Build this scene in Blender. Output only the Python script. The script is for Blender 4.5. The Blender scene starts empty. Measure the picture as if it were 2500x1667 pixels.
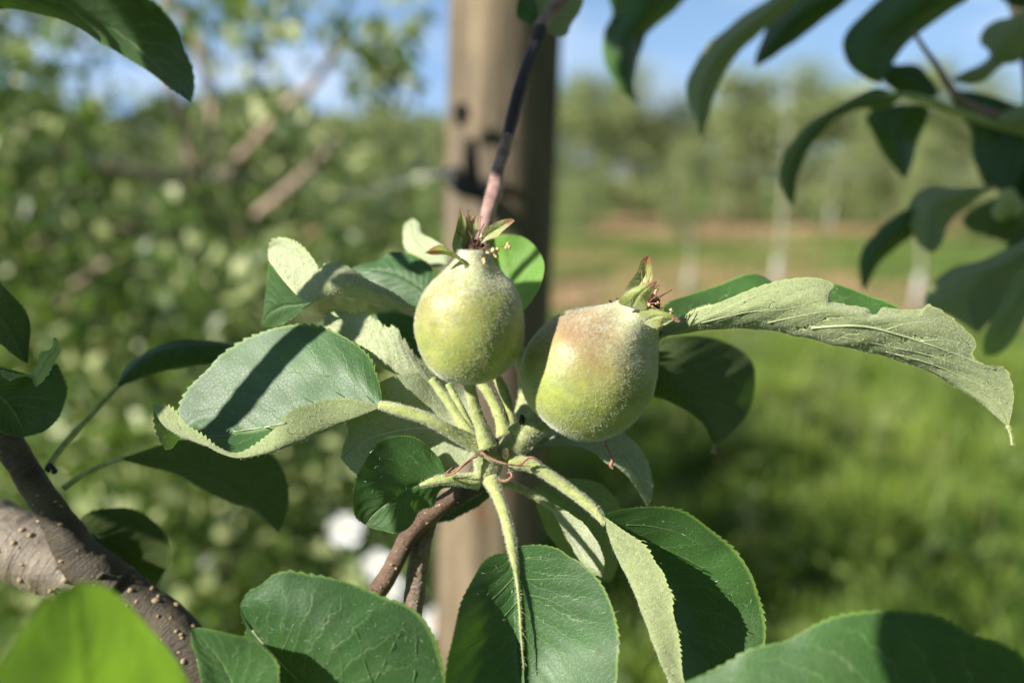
import bpy, math, random
import numpy as np
from mathutils import Vector, Matrix

S = bpy.context.scene
R = math.radians
rng = np.random.default_rng(7)
random.seed(7)

# ------------------------------------------------------------------ camera, sky, sun, exposure
CAM_H, PITCH, FPX = 1.3, 11.8, 1925.0
cd = bpy.data.cameras.new('camera')
cam = bpy.data.objects.new('camera', cd)
S.collection.objects.link(cam)
cam.location = (0, 0, CAM_H)
cam.rotation_euler = (R(90 - PITCH), 0, 0)
cd.sensor_width = 36.0
cd.lens = 36.0 * FPX / 2500.0
cd.clip_start, cd.clip_end = 0.01, 2000
cd.dof.use_dof = True
cd.dof.focus_distance = 0.178
cd.dof.aperture_fstop = 5.6
S.camera = cam
CAMM = Matrix.Translation(cam.location) @ Matrix.Rotation(R(90 - PITCH), 4, 'X')

SUN_AZ_LEFT, SUN_EL = 60.0, 33.0      # degrees left of the camera's back, elevation
to_sun = Vector((-math.sin(R(SUN_AZ_LEFT)) * math.cos(R(SUN_EL)), -math.cos(R(SUN_AZ_LEFT)) * math.cos(R(SUN_EL)), math.sin(R(SUN_EL))))
sl = bpy.data.lights.new('sun', 'SUN'); so = bpy.data.objects.new('sun', sl)
S.collection.objects.link(so)
sl.energy, sl.angle, sl.color = 5.0, R(0.53), (1.0, 0.95, 0.86)
so.rotation_euler = to_sun.to_track_quat('Z', 'Y').to_euler()
W = bpy.data.worlds.new('World'); S.world = W; W.use_nodes = True
wn, wl = W.node_tree.nodes, W.node_tree.links
wn.clear()
sky = wn.new('ShaderNodeTexSky'); sky.sky_type = 'NISHITA'; sky.sun_disc = False
sky.sun_elevation, sky.sun_rotation = R(SUN_EL), R(180 + SUN_AZ_LEFT)
sky.ozone_density = 1.7; sky.dust_density = 0.1; sky.air_density = 1.0
tc = wn.new('ShaderNodeTexCoord'); mp = wn.new('ShaderNodeMapping'); mp.inputs['Scale'].default_value = (1.2, 1.2, 6.0)
mp.inputs['Rotation'].default_value = (0.15, 0.2, 0.4)
cn = wn.new('ShaderNodeTexNoise'); cn.inputs['Scale'].default_value = 2.6; cn.inputs['Detail'].default_value = 7; cn.inputs['Roughness'].default_value = .62
cr_ = wn.new('ShaderNodeMapRange'); cr_.inputs[1].default_value = .45; cr_.inputs[2].default_value = .68; cr_.inputs[4].default_value = .8
cm = wn.new('ShaderNodeMix'); cm.data_type = 'RGBA'; cm.inputs[7].default_value = (7.5, 8.6, 10.4, 1)
bg = wn.new('ShaderNodeBackground'); bg.inputs['Strength'].default_value = 0.05
wo = wn.new('ShaderNodeOutputWorld')
wl.new(tc.outputs['Generated'], mp.inputs[0]); wl.new(mp.outputs[0], cn.inputs['Vector']); wl.new(cn.outputs['Fac'], cr_.inputs[0])
sx_ = wn.new('ShaderNodeSeparateXYZ'); wl.new(tc.outputs['Generated'], sx_.inputs[0])
lo = wn.new('ShaderNodeMapRange'); lo.interpolation_type = 'SMOOTHSTEP'; lo.inputs[1].default_value = .42; lo.inputs[2].default_value = .0; lo.inputs[4].default_value = .8
bl_ = wn.new('ShaderNodeMix'); bl_.data_type = 'RGBA'; bl_.inputs[7].default_value = (2.9, 5.2, 9.3, 1)
wl.new(sx_.outputs[2], lo.inputs[0]); wl.new(lo.outputs[0], bl_.inputs[0]); wl.new(sky.outputs[0], bl_.inputs[6])
wl.new(cr_.outputs[0], cm.inputs[0]); wl.new(bl_.outputs[2], cm.inputs[6]); wl.new(cm.outputs[2], bg.inputs[0]); wl.new(bg.outputs[0], wo.inputs[0])
S.view_settings.view_transform = 'Standard'; S.view_settings.look = 'None'
S.view_settings.exposure = 1.18; S.view_settings.gamma = 1.0; S.view_settings.use_curve_mapping = False
S.render.engine = 'CYCLES'
S.cycles.max_bounces = 8; S.cycles.transparent_max_bounces = 6; S.cycles.caustics_reflective = False; S.cycles.caustics_refractive = False

# ------------------------------------------------------------------ where things stand: sight lines measured in the photo + a distance
MM = 0.001
def P(x, y, d):                       # d in millimetres along the view axis
    d = d * MM
    return CAMM @ Vector(((x - 1250.0) / FPX * d, -(y - 833.5) / FPX * d, -d))
FR = {'s': (0, 0, 1), 1: (850, 450, .4464), 2: (350, 500, .4146), 3: (800, 1000, .4677), 4: (0, 700, .6168), 5: (1500, 550, .4252),
      6: (1400, 0, .5422), 7: (0, 0, .5953), 8: (1250, 1000, .5315), 9: (450, 1350, .2976), 10: (1000, 480, .15306), 11: (1450, 600, .15306),
      12: (700, 1000, .42553)}
def c(f, *pts):
    x0, y0, k = FR[f]
    return [(x0 + p[0] * k, y0 + p[1] * k) + tuple(p[2:]) for p in pts]

# ------------------------------------------------------------------ object helpers
def link(o, parent=None):
    S.collection.objects.link(o)
    if parent is not None: o.parent = parent
    return o
def mesh_obj(name, verts, faces, mats, parent=None, uv=None, smooth=True, mat_idx=None):
    verts = np.asarray(verts, dtype=np.float32).reshape(-1, 3)
    me = bpy.data.meshes.new(name)
    if isinstance(faces, np.ndarray):
        k = faces.shape[1]; n = faces.shape[0]
        me.vertices.add(len(verts)); me.vertices.foreach_set('co', verts.ravel())
        me.loops.add(n * k); me.loops.foreach_set('vertex_index', faces.astype(np.int32).ravel())
        me.polygons.add(n); me.polygons.foreach_set('loop_start', np.arange(0, n * k, k, dtype=np.int32))
        me.update(calc_edges=True); me.validate()
    else:
        me.from_pydata([tuple(v) for v in verts], [], [tuple(f) for f in faces]); me.update()
    for m in (mats if isinstance(mats, (list, tuple)) else [mats]): me.materials.append(m)
    if mat_idx is not None: me.polygons.foreach_set('material_index', np.asarray(mat_idx, dtype=np.int32))
    if uv is not None:
        l = me.uv_layers.new(name='UVMap'); idx = np.empty(len(me.loops), dtype=np.int32); me.loops.foreach_get('vertex_index', idx)
        l.data.foreach_set('uv', np.asarray(uv, dtype=np.float32)[idx].ravel())
    me.polygons.foreach_set('use_smooth', [smooth] * len(me.polygons))
    return link(bpy.data.objects.new(name, me), parent)
def thing(name, label, cat, group=None, loc=(0, 0, 0)):
    o = bpy.data.objects.new(name, None); o.empty_display_size = .01
    o.location = loc; o['label'] = label; o['category'] = cat
    if group: o['group'] = group
    link(o); THINGS.append((o, Vector(loc))); return o
THINGS = []
def tag(o, label, cat, group=None):
    o['label'] = label; o['category'] = cat
    if group: o['group'] = group
    return o
def settle():
    # things were built in world coordinates: put each part back under its thing's base
    for o, l in THINGS:
        for ch in o.children:
            if not ch.get('_local'): ch.matrix_parent_inverse = Matrix.Translation(-l)
def spline(pts, n):
    """Catmull-Rom through pts (k,dim), n samples spaced by arc length"""
    p = np.asarray(pts, float)
    if len(p) == 2:
        t = np.linspace(0, 1, n)[:, None]; return p[0] * (1 - t) + p[1] * t
    q = np.vstack([2 * p[0] - p[1], p, 2 * p[-1] - p[-2]])
    out = []
    for i in range(1, len(q) - 2):
        t = np.linspace(0, 1, 16, endpoint=False)[:, None]
        a, b, cc, d = q[i - 1], q[i], q[i + 1], q[i + 2]
        out.append(.5 * ((2 * b) + (-a + cc) * t + (2 * a - 5 * b + 4 * cc - d) * t ** 2 + (-a + 3 * b - 3 * cc + d) * t ** 3))
    out.append(p[-1:]); o = np.vstack(out)
    s = np.r_[0, np.cumsum(np.linalg.norm(np.diff(o[:, :3], axis=0), axis=1))]
    u = np.linspace(0, s[-1], n)
    return np.stack([np.interp(u, s, o[:, j]) for j in range(o.shape[1])], 1)
def tube_arrays(pts, radii, seg=12, n=None, lump=0.0, cap=True):
    """swept tube, pts in world metres, radii metres"""
    pr = np.c_[np.asarray([tuple(p) for p in pts]), np.asarray(radii)]
    n = n or max(8, len(pts) * 6)
    q = spline(pr, n); ctr, rad = q[:, :3], np.maximum(q[:, 3], 1e-6)
    tan = np.gradient(ctr, axis=0); tan /= np.linalg.norm(tan, axis=1)[:, None] + 1e-12
    up = np.array([0.13, -.9, .4]); X = np.empty_like(ctr)
    x = np.cross(tan[0], up); x /= np.linalg.norm(x)
    for i in range(n):
        x = x - tan[i] * np.dot(x, tan[i]); x /= np.linalg.norm(x); X[i] = x
    Y = np.cross(tan, X); a = np.linspace(0, 2 * math.pi, seg, endpoint=False)
    rr = rad[:, None] * np.ones((1, seg))
    if lump: 
        ph = rng.random(6) * 6.28
        i = np.arange(n)[:, None]
        rr = rr * (1 + lump * (np.sin(i * .9 + ph[0] + a[None] * 2) * .5 + np.sin(i * .37 + ph[1] + a[None] * 3) * .5 + np.sin(i * 2.1 + ph[2] - a[None]) * .4))
    v = ctr[:, None, :] + rr[..., None] * (np.cos(a)[None, :, None] * X[:, None, :] + np.sin(a)[None, :, None] * Y[:, None, :])
    v = v.reshape(-1, 3)
    f = [(i * seg + j, i * seg + (j + 1) % seg, (i + 1) * seg + (j + 1) % seg, (i + 1) * seg + j) for i in range(n - 1) for j in range(seg)]
    uv = np.stack([np.tile(np.arange(seg) / seg, n), np.repeat(np.linspace(0, 1, n), seg)], 1)
    if cap:
        f.append(tuple(range(seg))[::-1]); f.append(tuple(range((n - 1) * seg, n * seg)))
    return v, f, uv
def tube(name, pts, radii, mat, parent=None, seg=12, n=None, lump=0.0):
    v, f, uv = tube_arrays(pts, radii, seg, n, lump)
    return mesh_obj(name, v, f, mat, parent, uv)
def tubes(name, specs, mat, parent=None, seg=8):
    V, F, off = [], [], 0
    for pts, radii in specs:
        v, f, _ = tube_arrays(pts, radii, seg); V.append(v); F += [tuple(i + off for i in q) for q in f]; off += len(v)
    return mesh_obj(name, np.vstack(V), F, mat, parent)
def hair(name, V, quads, count, length, width, mat, parent, flip=1, curl=.5, side=None, lay=0.5, weight=None, gravity=None):
    """short woolly hairs standing on a quad surface given by vertex array and quad index array; one joined mesh"""
    V = np.asarray(V, float); q = np.asarray([f for f in quads if len(f) == 4])
    a, b, cc, d = V[q[:, 0]], V[q[:, 1]], V[q[:, 2]], V[q[:, 3]]
    nn = np.cross(cc - a, d - b); ar = np.linalg.norm(nn, axis=1)
    ok = ar > 1e-14; w = ar * ok
    if weight is not None: w = w * weight(.25 * (a + b + cc + d))
    w = w / w.sum()
    idx = rng.choice(len(q), count, p=w)
    s, t = rng.random((count, 1)), rng.random((count, 1))
    root = (a[idx] * (1 - s) + b[idx] * s) * (1 - t) + (d[idx] * (1 - s) + cc[idx] * s) * t
    n = nn[idx] / (ar[idx][:, None] + 1e-20) * flip
    rnd = rng.normal(size=(count, 3)); rnd -= n * (rnd * n).sum(1)[:, None]; rnd /= np.linalg.norm(rnd, axis=1)[:, None]
    L = length * (0.5 + rng.random((count, 1)))
    di = n * (1 - lay * rng.random((count, 1))) + rnd * lay; di /= np.linalg.norm(di, axis=1)[:, None]
    rn2 = rng.normal(size=(count, 3)) * curl
    sd = np.cross(di, rng.normal(size=(count, 3))); sd /= np.linalg.norm(sd, axis=1)[:, None]; sd *= width / 2
    m = root + di * L * .5; d2 = di + rn2 * .7; d2 /= np.linalg.norm(d2, axis=1)[:, None]
    tip = m + d2 * L * .5
    # keep it above the surface
    h = ((tip - root) * n).sum(1)[:, None]; tip = tip + n * np.maximum(0, L * .12 - h)
    verts = np.stack([root - sd, root + sd, m + sd * .8, m - sd * .8, tip], 1).reshape(-1, 3)
    o = np.arange(count)[:, None] * 5
    tris = np.concatenate([o + [0, 1, 2], o + [0, 2, 3], o + [3, 2, 4]], 1).reshape(-1, 3)
    ob = mesh_obj(name, verts, tris, mat, parent)
    ob['kind'] = 'stuff'
    return ob

# ------------------------------------------------------------------ materials
def mat(name):
    m = bpy.data.materials.new(name); m.use_nodes = True; nt = m.node_tree; nt.nodes.clear()
    return m, nt, nt.nodes, nt.links
class NT:
    def __init__(s, name): s.m, s.t, s.n, s.l = mat(name)
    def new(s, k, **kw):
        n = s.n.new('ShaderNode' + k)
        for a, b in kw.items():
            if hasattr(n, a): setattr(n, a, b)
        return n
    def set(s, inp, v):
        if isinstance(v, (int, float, tuple, list)): inp.default_value = v
        else: s.l.new(v, inp)
    def math(s, op, a, b=0.0, c_=None, clamp=False):
        n = s.new('Math', operation=op); n.use_clamp = clamp; s.set(n.inputs[0], a); s.set(n.inputs[1], b)
        if c_ is not None: s.set(n.inputs[2], c_)
        return n.outputs[0]
    def mix(s, f, a, b, blend='MIX'):
        n = s.new('Mix', data_type='RGBA', blend_type=blend); s.set(n.inputs[0], f)
        s.set(n.inputs[6], a if not isinstance(a, tuple) or len(a) == 4 else a + (1,)); s.set(n.inputs[7], b if not isinstance(b, tuple) or len(b) == 4 else b + (1,))
        return n.outputs[2]
    def rng(s, v, a, b, c_=0.0, d=1.0):
        n = s.new('MapRange'); n.interpolation_type = 'SMOOTHSTEP'; s.set(n.inputs[0], v); n.inputs[1].default_value = a; n.inputs[2].default_value = b
        n.inputs[3].default_value = c_; n.inputs[4].default_value = d; return n.outputs[0]
    def noise(s, scale, detail=4, rough=.55, vec=None, dist=0):
        n = s.new('TexNoise'); n.inputs['Scale'].default_value = scale; n.inputs['Detail'].default_value = detail; n.inputs['Roughness'].default_value = rough
        n.inputs['Distortion'].default_value = dist
        if vec is not None: s.l.new(vec, n.inputs['Vector'])
        return n.outputs['Fac']
    def obj(s): return s.new('TexCoord').outputs['Object']
    def bump(s, h, strength, dist, nrm=None):
        n = s.new('Bump'); s.set(n.inputs['Height'], h); n.inputs['Strength'].default_value = strength; n.inputs['Distance'].default_value = dist
        if nrm is not None: s.l.new(nrm, n.inputs['Normal'])
        return n.outputs[0]
    def bsdf(s, col, rough, nrm=None, **kw):
        n = s.new('BsdfPrincipled'); s.set(n.inputs['Base Color'], col if not isinstance(col, tuple) or len(col) == 4 else col + (1,)); s.set(n.inputs['Roughness'], rough)
        if nrm is not None: s.l.new(nrm, n.inputs['Normal'])
        for k, v in kw.items(): s.set(n.inputs[k.replace('_', ' ')], v)
        return n.outputs[0]
    def trans(s, col, nrm=None):
        n = s.new('BsdfTranslucent'); s.set(n.inputs[0], col if not isinstance(col, tuple) or len(col) == 4 else col + (1,))
        return n.outputs[0]
    def mixs(s, f, a, b):
        n = s.new('MixShader'); s.set(n.inputs[0], f); s.l.new(a, n.inputs[1]); s.l.new(b, n.inputs[2]); return n.outputs[0]
    def out(s, sh):
        o = s.new('OutputMaterial'); s.l.new(sh, o.inputs[0]); return s.m

def leaf_mat(name, top=(.023, .066, .010), under=(.27, .32, .145), trans=.20, tcol=(.13, .28, .02), rough=.44, spec=.5, veins=10.0, woolly=.6):
    k = NT(name)
    uvn = k.new('UVMap'); sep = k.new('SeparateXYZ'); k.l.new(uvn.outputs[0], sep.inputs[0])
    ob = k.obj()
    nz = k.noise(260, 3, .6, ob)
    a = k.math('ABSOLUTE', k.math('SUBTRACT', k.math('MULTIPLY', sep.outputs[0], 2.0), 1.0))
    v = k.math('ADD', sep.outputs[1], k.math('MULTIPLY', k.math('SUBTRACT', nz, .5), .09))
    ph = k.math('SUBTRACT', k.math('MULTIPLY', v, veins), k.math('MULTIPLY', k.math('POWER', a, .8), 3.0))
    tri = k.math('ABSOLUTE', k.math('SUBTRACT', k.math('FRACT', ph), .5))      # .5 on a vein
    vein = k.math('MULTIPLY', k.rng(tri, .455, .5), k.rng(a, 1.0, .6))
    midr = k.rng(a, .035, .008)
    vein = k.math('MAXIMUM', vein, midr)
    vo = k.new('TexVoronoi', feature='DISTANCE_TO_EDGE'); vo.inputs['Scale'].default_value = 1050
    dv = k.new('VectorMath', operation='ADD'); k.l.new(ob, dv.inputs[0])
    nzc = k.new('TexNoise'); nzc.inputs['Scale'].default_value = 300; k.l.new(ob, nzc.inputs['Vector'])
    sc = k.new('VectorMath', operation='SCALE'); sc.inputs[3].default_value = .0012; k.l.new(nzc.outputs['Color'], sc.inputs[0]); k.l.new(sc.outputs[0], dv.inputs[1])
    k.l.new(dv.outputs[0], vo.inputs['Vector'])
    net = k.rng(vo.outputs['Distance'], .0, .10, 1.0, 0.0)
    big = k.noise(55, 4, .6, ob); fine = k.noise(3200, 2, .7, ob)
    marg = k.rng(a, .972, .992)
    # upper face
    t = k.mix(k.rng(big, .3, .75), top, tuple(x * 1.65 for x in top))
    t = k.mix(k.math('MULTIPLY', net, .22), t, (.10, .20, .07))
    t = k.mix(k.math('MULTIPLY', vein, .6), t, (.15, .24, .08))
    t = k.mix(k.math('MULTIPLY', k.rng(fine, .56, .74), .40), t, (.20, .25, .18))      # short down on the skin
    t = k.mix(k.math('MULTIPLY', marg, .5), t, (.22, .34, .06))
    sp_ = k.new('TexVoronoi'); sp_.inputs['Scale'].default_value = 150; k.l.new(dv.outputs[0], sp_.inputs['Vector'])
    spr = k.math('MULTIPLY', k.rng(sp_.outputs['Distance'], .16, .08), k.math('GREATER_THAN', k.noise(90, 2, .5, ob), .67))
    t = k.mix(k.math('MULTIPLY', spr, .7), t, (.06, .04, .015))
    dust = k.rng(k.noise(38, 5, .75, ob), .5, .75); t = k.mix(k.math('MULTIPLY', dust, .28), t, (.12, .15, .08))
    # lower face, woolly
    wool = k.noise(900, 5, .75, ob); wool2 = k.noise(2600, 3, .8, ob, 1.0)
    u = k.mix(k.rng(wool, .3, .7), tuple(x * .72 for x in under), under)
    u = k.mix(k.math('MULTIPLY', k.rng(wool2, .5, .72), woolly), u, (.56, .58, .40))
    u = k.mix(k.math('MULTIPLY', k.math('MAXIMUM', vein, k.math('MULTIPLY', net, .2)), .7 if woolly > .3 else .3), u, tuple(x * 1.5 for x in under))
    u = k.mix(k.math('MULTIPLY', marg, .5), u, (.36, .44, .12))
    bf = k.new('NewGeometry').outputs['Backfacing']
    col = k.mix(bf, t, u)
    h = k.math('ADD', k.math('MULTIPLY', k.math('MAXIMUM', vein, k.math('MULTIPLY', net, .3)), -1.0), k.math('MULTIPLY', big, .6))
    nb = k.bump(h, .38, .00022); nb = k.bump(fine, .35, .00005, nb); 
    nb2 = k.bump(k.math('ADD', k.math('MULTIPLY', k.math('MAXIMUM', vein, k.math('MULTIPLY', net, .1)), 1.7), wool), .6, .00035); nb2 = k.bump(wool2, .4, .00012, nb2)
    s1 = k.bsdf(t, k.math('ADD', rough, k.math('MULTIPLY', fine, .16)), nb, Specular_IOR_Level=spec, Sheen_Weight=.05, Sheen_Roughness=.45)
    s2 = k.bsdf(u, .85, nb2, Specular_IOR_Level=.15, Sheen_Weight=.35 * woolly / .6, Sheen_Roughness=.5)
    s = k.mixs(bf, s1, s2)
    tcm = k.rng(k.noise(45, 4, .7, ob), .35, .7, .65, 1.15)
    tc2 = k.mix(k.math('MULTIPLY', k.math('MAXIMUM', vein, k.math('MULTIPLY', net, .35)), .75), tcol, tuple(x * .45 for x in tcol))
    vs_ = k.new('VectorMath', operation='SCALE'); k.l.new(tc2, vs_.inputs[0]); k.l.new(tcm, vs_.inputs[3]); tc2 = vs_.outputs[0]
    s = k.mixs(trans, s, k.trans(tc2))
    return k.out(s)
M = {}
M['leaf'] = leaf_mat('leaf_green')
M['leaf_gloss'] = leaf_mat('leaf_glossy', rough=.45, top=(.021, .066, .012), spec=.6)
M['leaf_pale'] = leaf_mat('leaf_pale_underside', under=(.40, .45, .26), trans=.14)
M['leaf_young'] = leaf_mat('leaf_young', top=(.11, .23, .03), trans=.42, tcol=(.34, .56, .04))
M['leaf_near'] = leaf_mat('leaf_near_camera', top=(.075, .16, .025), trans=.42, tcol=(.24, .42, .03), veins=7.0)
M['leaf_hang'] = leaf_mat('leaf_drooping', under=(.13, .18, .05), trans=.22, tcol=(.14, .28, .025), woolly=.25)
M['leaf_shaded'] = leaf_mat('leaf_shaded', top=(.018, .05, .008), under=(.085, .125, .035), trans=.12, tcol=(.10, .2, .03), woolly=.12)  # shade put into the colour: darkened leaf copy for leaves lying in shade

def simple(name, c1, c2, scale, rough=.8, bump=.3, bd=.001, spec=.3, sss=0, stretch=None, **kw):
    k = NT(name); v = k.obj()
    if stretch:
        mpn = k.new('Mapping'); k.l.new(v, mpn.inputs[0]); mpn.inputs['Scale'].default_value = stretch; v = mpn.outputs[0]
    n = k.noise(scale, 6, .65, v); n2 = k.noise(scale * 5, 3, .7, v)
    col = k.mix(k.rng(k.math('ADD', k.math('MULTIPLY', n, .75), k.math('MULTIPLY', n2, .25)), .35, .65), c1, c2)
    nb = k.bump(k.math('ADD', n, k.math('MULTIPLY', n2, .5)), bump, bd)
    extra = dict(Specular_IOR_Level=spec, **kw)
    return k.out(k.bsdf(col, rough, nb, **extra))
M['petiole'] = simple('petiole_green_down', (.24, .29, .07), (.40, .43, .17), 500, .75, .5, .0003, Sheen_Weight=.4)
M['hub'] = simple('spur_wood_green', (.17, .21, .06), (.34, .36, .17), 400, .8, .6, .0005, Sheen_Weight=.3)
M['wool'] = NT('wool_hair'); _k = M['wool']; M['wool'] = _k.out(_k.mixs(.45, _k.bsdf((.70, .70, .58), .7, Specular_IOR_Level=.3), _k.trans((.66, .64, .46))))
_k = NT('silver_hair'); M['silver'] = _k.out(_k.bsdf((.42, .48, .40), .35, Specular_IOR_Level=.6))
M['sepal'] = None
M['bark'] = None

def bark_mat(name, dark, light, ring=.5, scale=120, rough=.55, spec=.4):
    k = NT(name); v = k.obj()
    n = k.noise(scale, 6, .65, v); n2 = k.noise(scale * 9, 4, .7, v)
    uvn = k.new('UVMap'); mpn = k.new('Mapping'); k.l.new(uvn.outputs[0], mpn.inputs[0]); mpn.inputs['Scale'].default_value = (3, 90, 1)
    n3 = k.noise(1.0, 5, .7, mpn.outputs[0])
    f = k.math('ADD', k.math('MULTIPLY', n, .5), k.math('ADD', k.math('MULTIPLY', n2, .2), k.math('MULTIPLY', n3, .3)))
    col = k.mix(k.rng(f, .36, .62), dark, light)
    nb = k.bump(k.math('ADD', n3, k.math('MULTIPLY', n2, .6)), .8, .0011)
    return k.out(k.bsdf(col, k.rng(n2, .3, .7, rough - .1, rough + .15), nb, Specular_IOR_Level=spec))
M['bark_dark'] = bark_mat('bark_brown', (.030, .022, .013), (.11, .085, .050))
M['bark_pale'] = bark_mat('bark_grey_silvery', (.12, .09, .06), (.34, .28, .21), rough=.42, spec=.6)
M['bark_red'] = bark_mat('bark_red_brown', (.07, .036, .024), (.20, .125, .085), rough=.35, spec=.6)
M['bark_shiny'] = bark_mat('bark_shiny_brown', (.13, .075, .05), (.33, .25, .18), rough=.28, spec=.8)
M['bark_purple'] = bark_mat('bark_purple', (.025, .02, .03), (.06, .045, .06), rough=.45)
M['bark_pink'] = simple('shoot_pink_down', (.17, .075, .065), (.36, .24, .21), 300, .7, .5, .0004, Sheen_Weight=.4)
M['lenticel'] = simple('lenticel', (.20, .14, .08), (.36, .28, .18), 900, .8)
M['stipule'] = simple('stipule_dry', (.20, .085, .05), (.34, .19, .12), 900, .7)
M['stamen'] = simple('stamen_brown', (.03, .012, .008), (.12, .05, .03), 900, .6)
M['anther'] = simple('anther_cream', (.42, .24, .10), (.75, .62, .36), 1400, .6)
M['vein'] = simple('vein_green', (.10, .17, .05), (.15, .23, .08), 900, .6)
M['vein_pale'] = simple('vein_pale_woolly', (.28, .33, .16), (.44, .47, .28), 1500, .8, .6, .0003, Sheen_Weight=.3)
M['black'] = simple('black_speck', (.006, .006, .007), (.02, .02, .02), 900, .4)

def sepal_mat():
    k = NT('sepal_green_red'); uvn = k.new('UVMap'); sep = k.new('SeparateXYZ'); k.l.new(uvn.outputs[0], sep.inputs[0])
    n = k.noise(700, 4, .6, k.obj())
    a = k.math('ABSOLUTE', k.math('SUBTRACT', k.math('MULTIPLY', sep.outputs[0], 2.0), 1.0))
    col = k.mix(k.rng(n, .3, .7), (.22, .30, .05), (.35, .40, .12))
    red = k.math('MAXIMUM', k.rng(k.math('ADD', sep.outputs[1], k.math('MULTIPLY', n, .3)), .82, 1.02), k.math('MULTIPLY', k.rng(a, .86, .98), .7))
    col = k.mix(k.math('MULTIPLY', k.rng(k.noise(1400, 3, .7, k.obj()), .5, .66), .6), col, (.30, .22, .07)); col = k.mix(red, col, (.27, .085, .04))
    col = k.mix(k.rng(sep.outputs[1], .35, 0.0), col, (.42, .46, .30))
    s = k.bsdf(col, .5, k.bump(n, .5, .0002), Specular_IOR_Level=.4)
    return k.out(k.mixs(.3, s, k.trans((.4, .45, .06))))
M['sepal'] = sepal_mat()
def apple_mat(blush_dir, amount):
    k = NT('apple_skin_green'); g = k.new('UVMap'); sep = k.new('SeparateXYZ'); k.l.new(g.outputs[0], sep.inputs[0])
    ob = k.obj(); n = k.noise(160, 4, .6, ob); n2 = k.noise(1500, 4, .75, ob); n3 = k.noise(420, 5, .7, ob)
    col = k.mix(k.rng(n, .3, .7), (.20, .245, .035), (.35, .37, .085))
    col = k.mix(k.math('MULTIPLY', k.rng(n3, .42, .66), .35), col, (.12, .17, .025))
    # blush on one cheek (uv: x = around, y = base to calyx)
    dx = k.math('ABSOLUTE', k.math('SUBTRACT', sep.outputs[0], blush_dir[0])); dx = k.math('MINIMUM', dx, k.math('SUBTRACT', 1.0, dx))
    d = k.math('SQRT', k.math('ADD', k.math('POWER', k.math('MULTIPLY', dx, 3.0), 2.0), k.math('POWER', k.math('MULTIPLY', k.math('SUBTRACT', sep.outputs[1], blush_dir[1]), 2.4), 2.0)))
    bl = k.math('MULTIPLY', k.rng(k.math('ADD', d, k.math('MULTIPLY', k.math('SUBTRACT', n, .5), .5)), 1.05, .0), amount)
    col = k.mix(bl, col, (.25, .10, .075))
    # felt: denser toward the calyx
    felt = k.math('ADD', k.math('MULTIPLY', k.rng(sep.outputs[1], .52, .88), .85), .13)
    fm = k.math('MULTIPLY', k.rng(k.math('ADD', k.math('MULTIPLY', n2, .6), k.math('MULTIPLY', n3, .4)), .40, .62), felt)
    col = k.mix(k.math('MAXIMUM', fm, k.math('MULTIPLY', k.rng(sep.outputs[1], .68, .96), .62)), col, (.52, .54, .40))
    col = k.mix(k.math('MULTIPLY', bl, .32), col, (.24, .10, .07))
    nb = k.bump(n3, .35, .0006); nb = k.bump(n2, .35, .0002, nb)
    s = k.new('BsdfPrincipled'); k.l.new(col, s.inputs['Base Color']); s.inputs['Roughness'].default_value = .42; s.inputs['Specular IOR Level'].default_value = .45
    s.inputs['Subsurface Weight'].default_value = .12; s.inputs['Subsurface Radius'].default_value = (1.0, .8, .25); s.inputs['Subsurface Scale'].default_value = .002
    s.inputs['Sheen Weight'].default_value = .45; s.inputs['Sheen Roughness'].default_value = .35
    k.l.new(nb, s.inputs['Normal'])
    return k.out(s.outputs[0])

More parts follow.
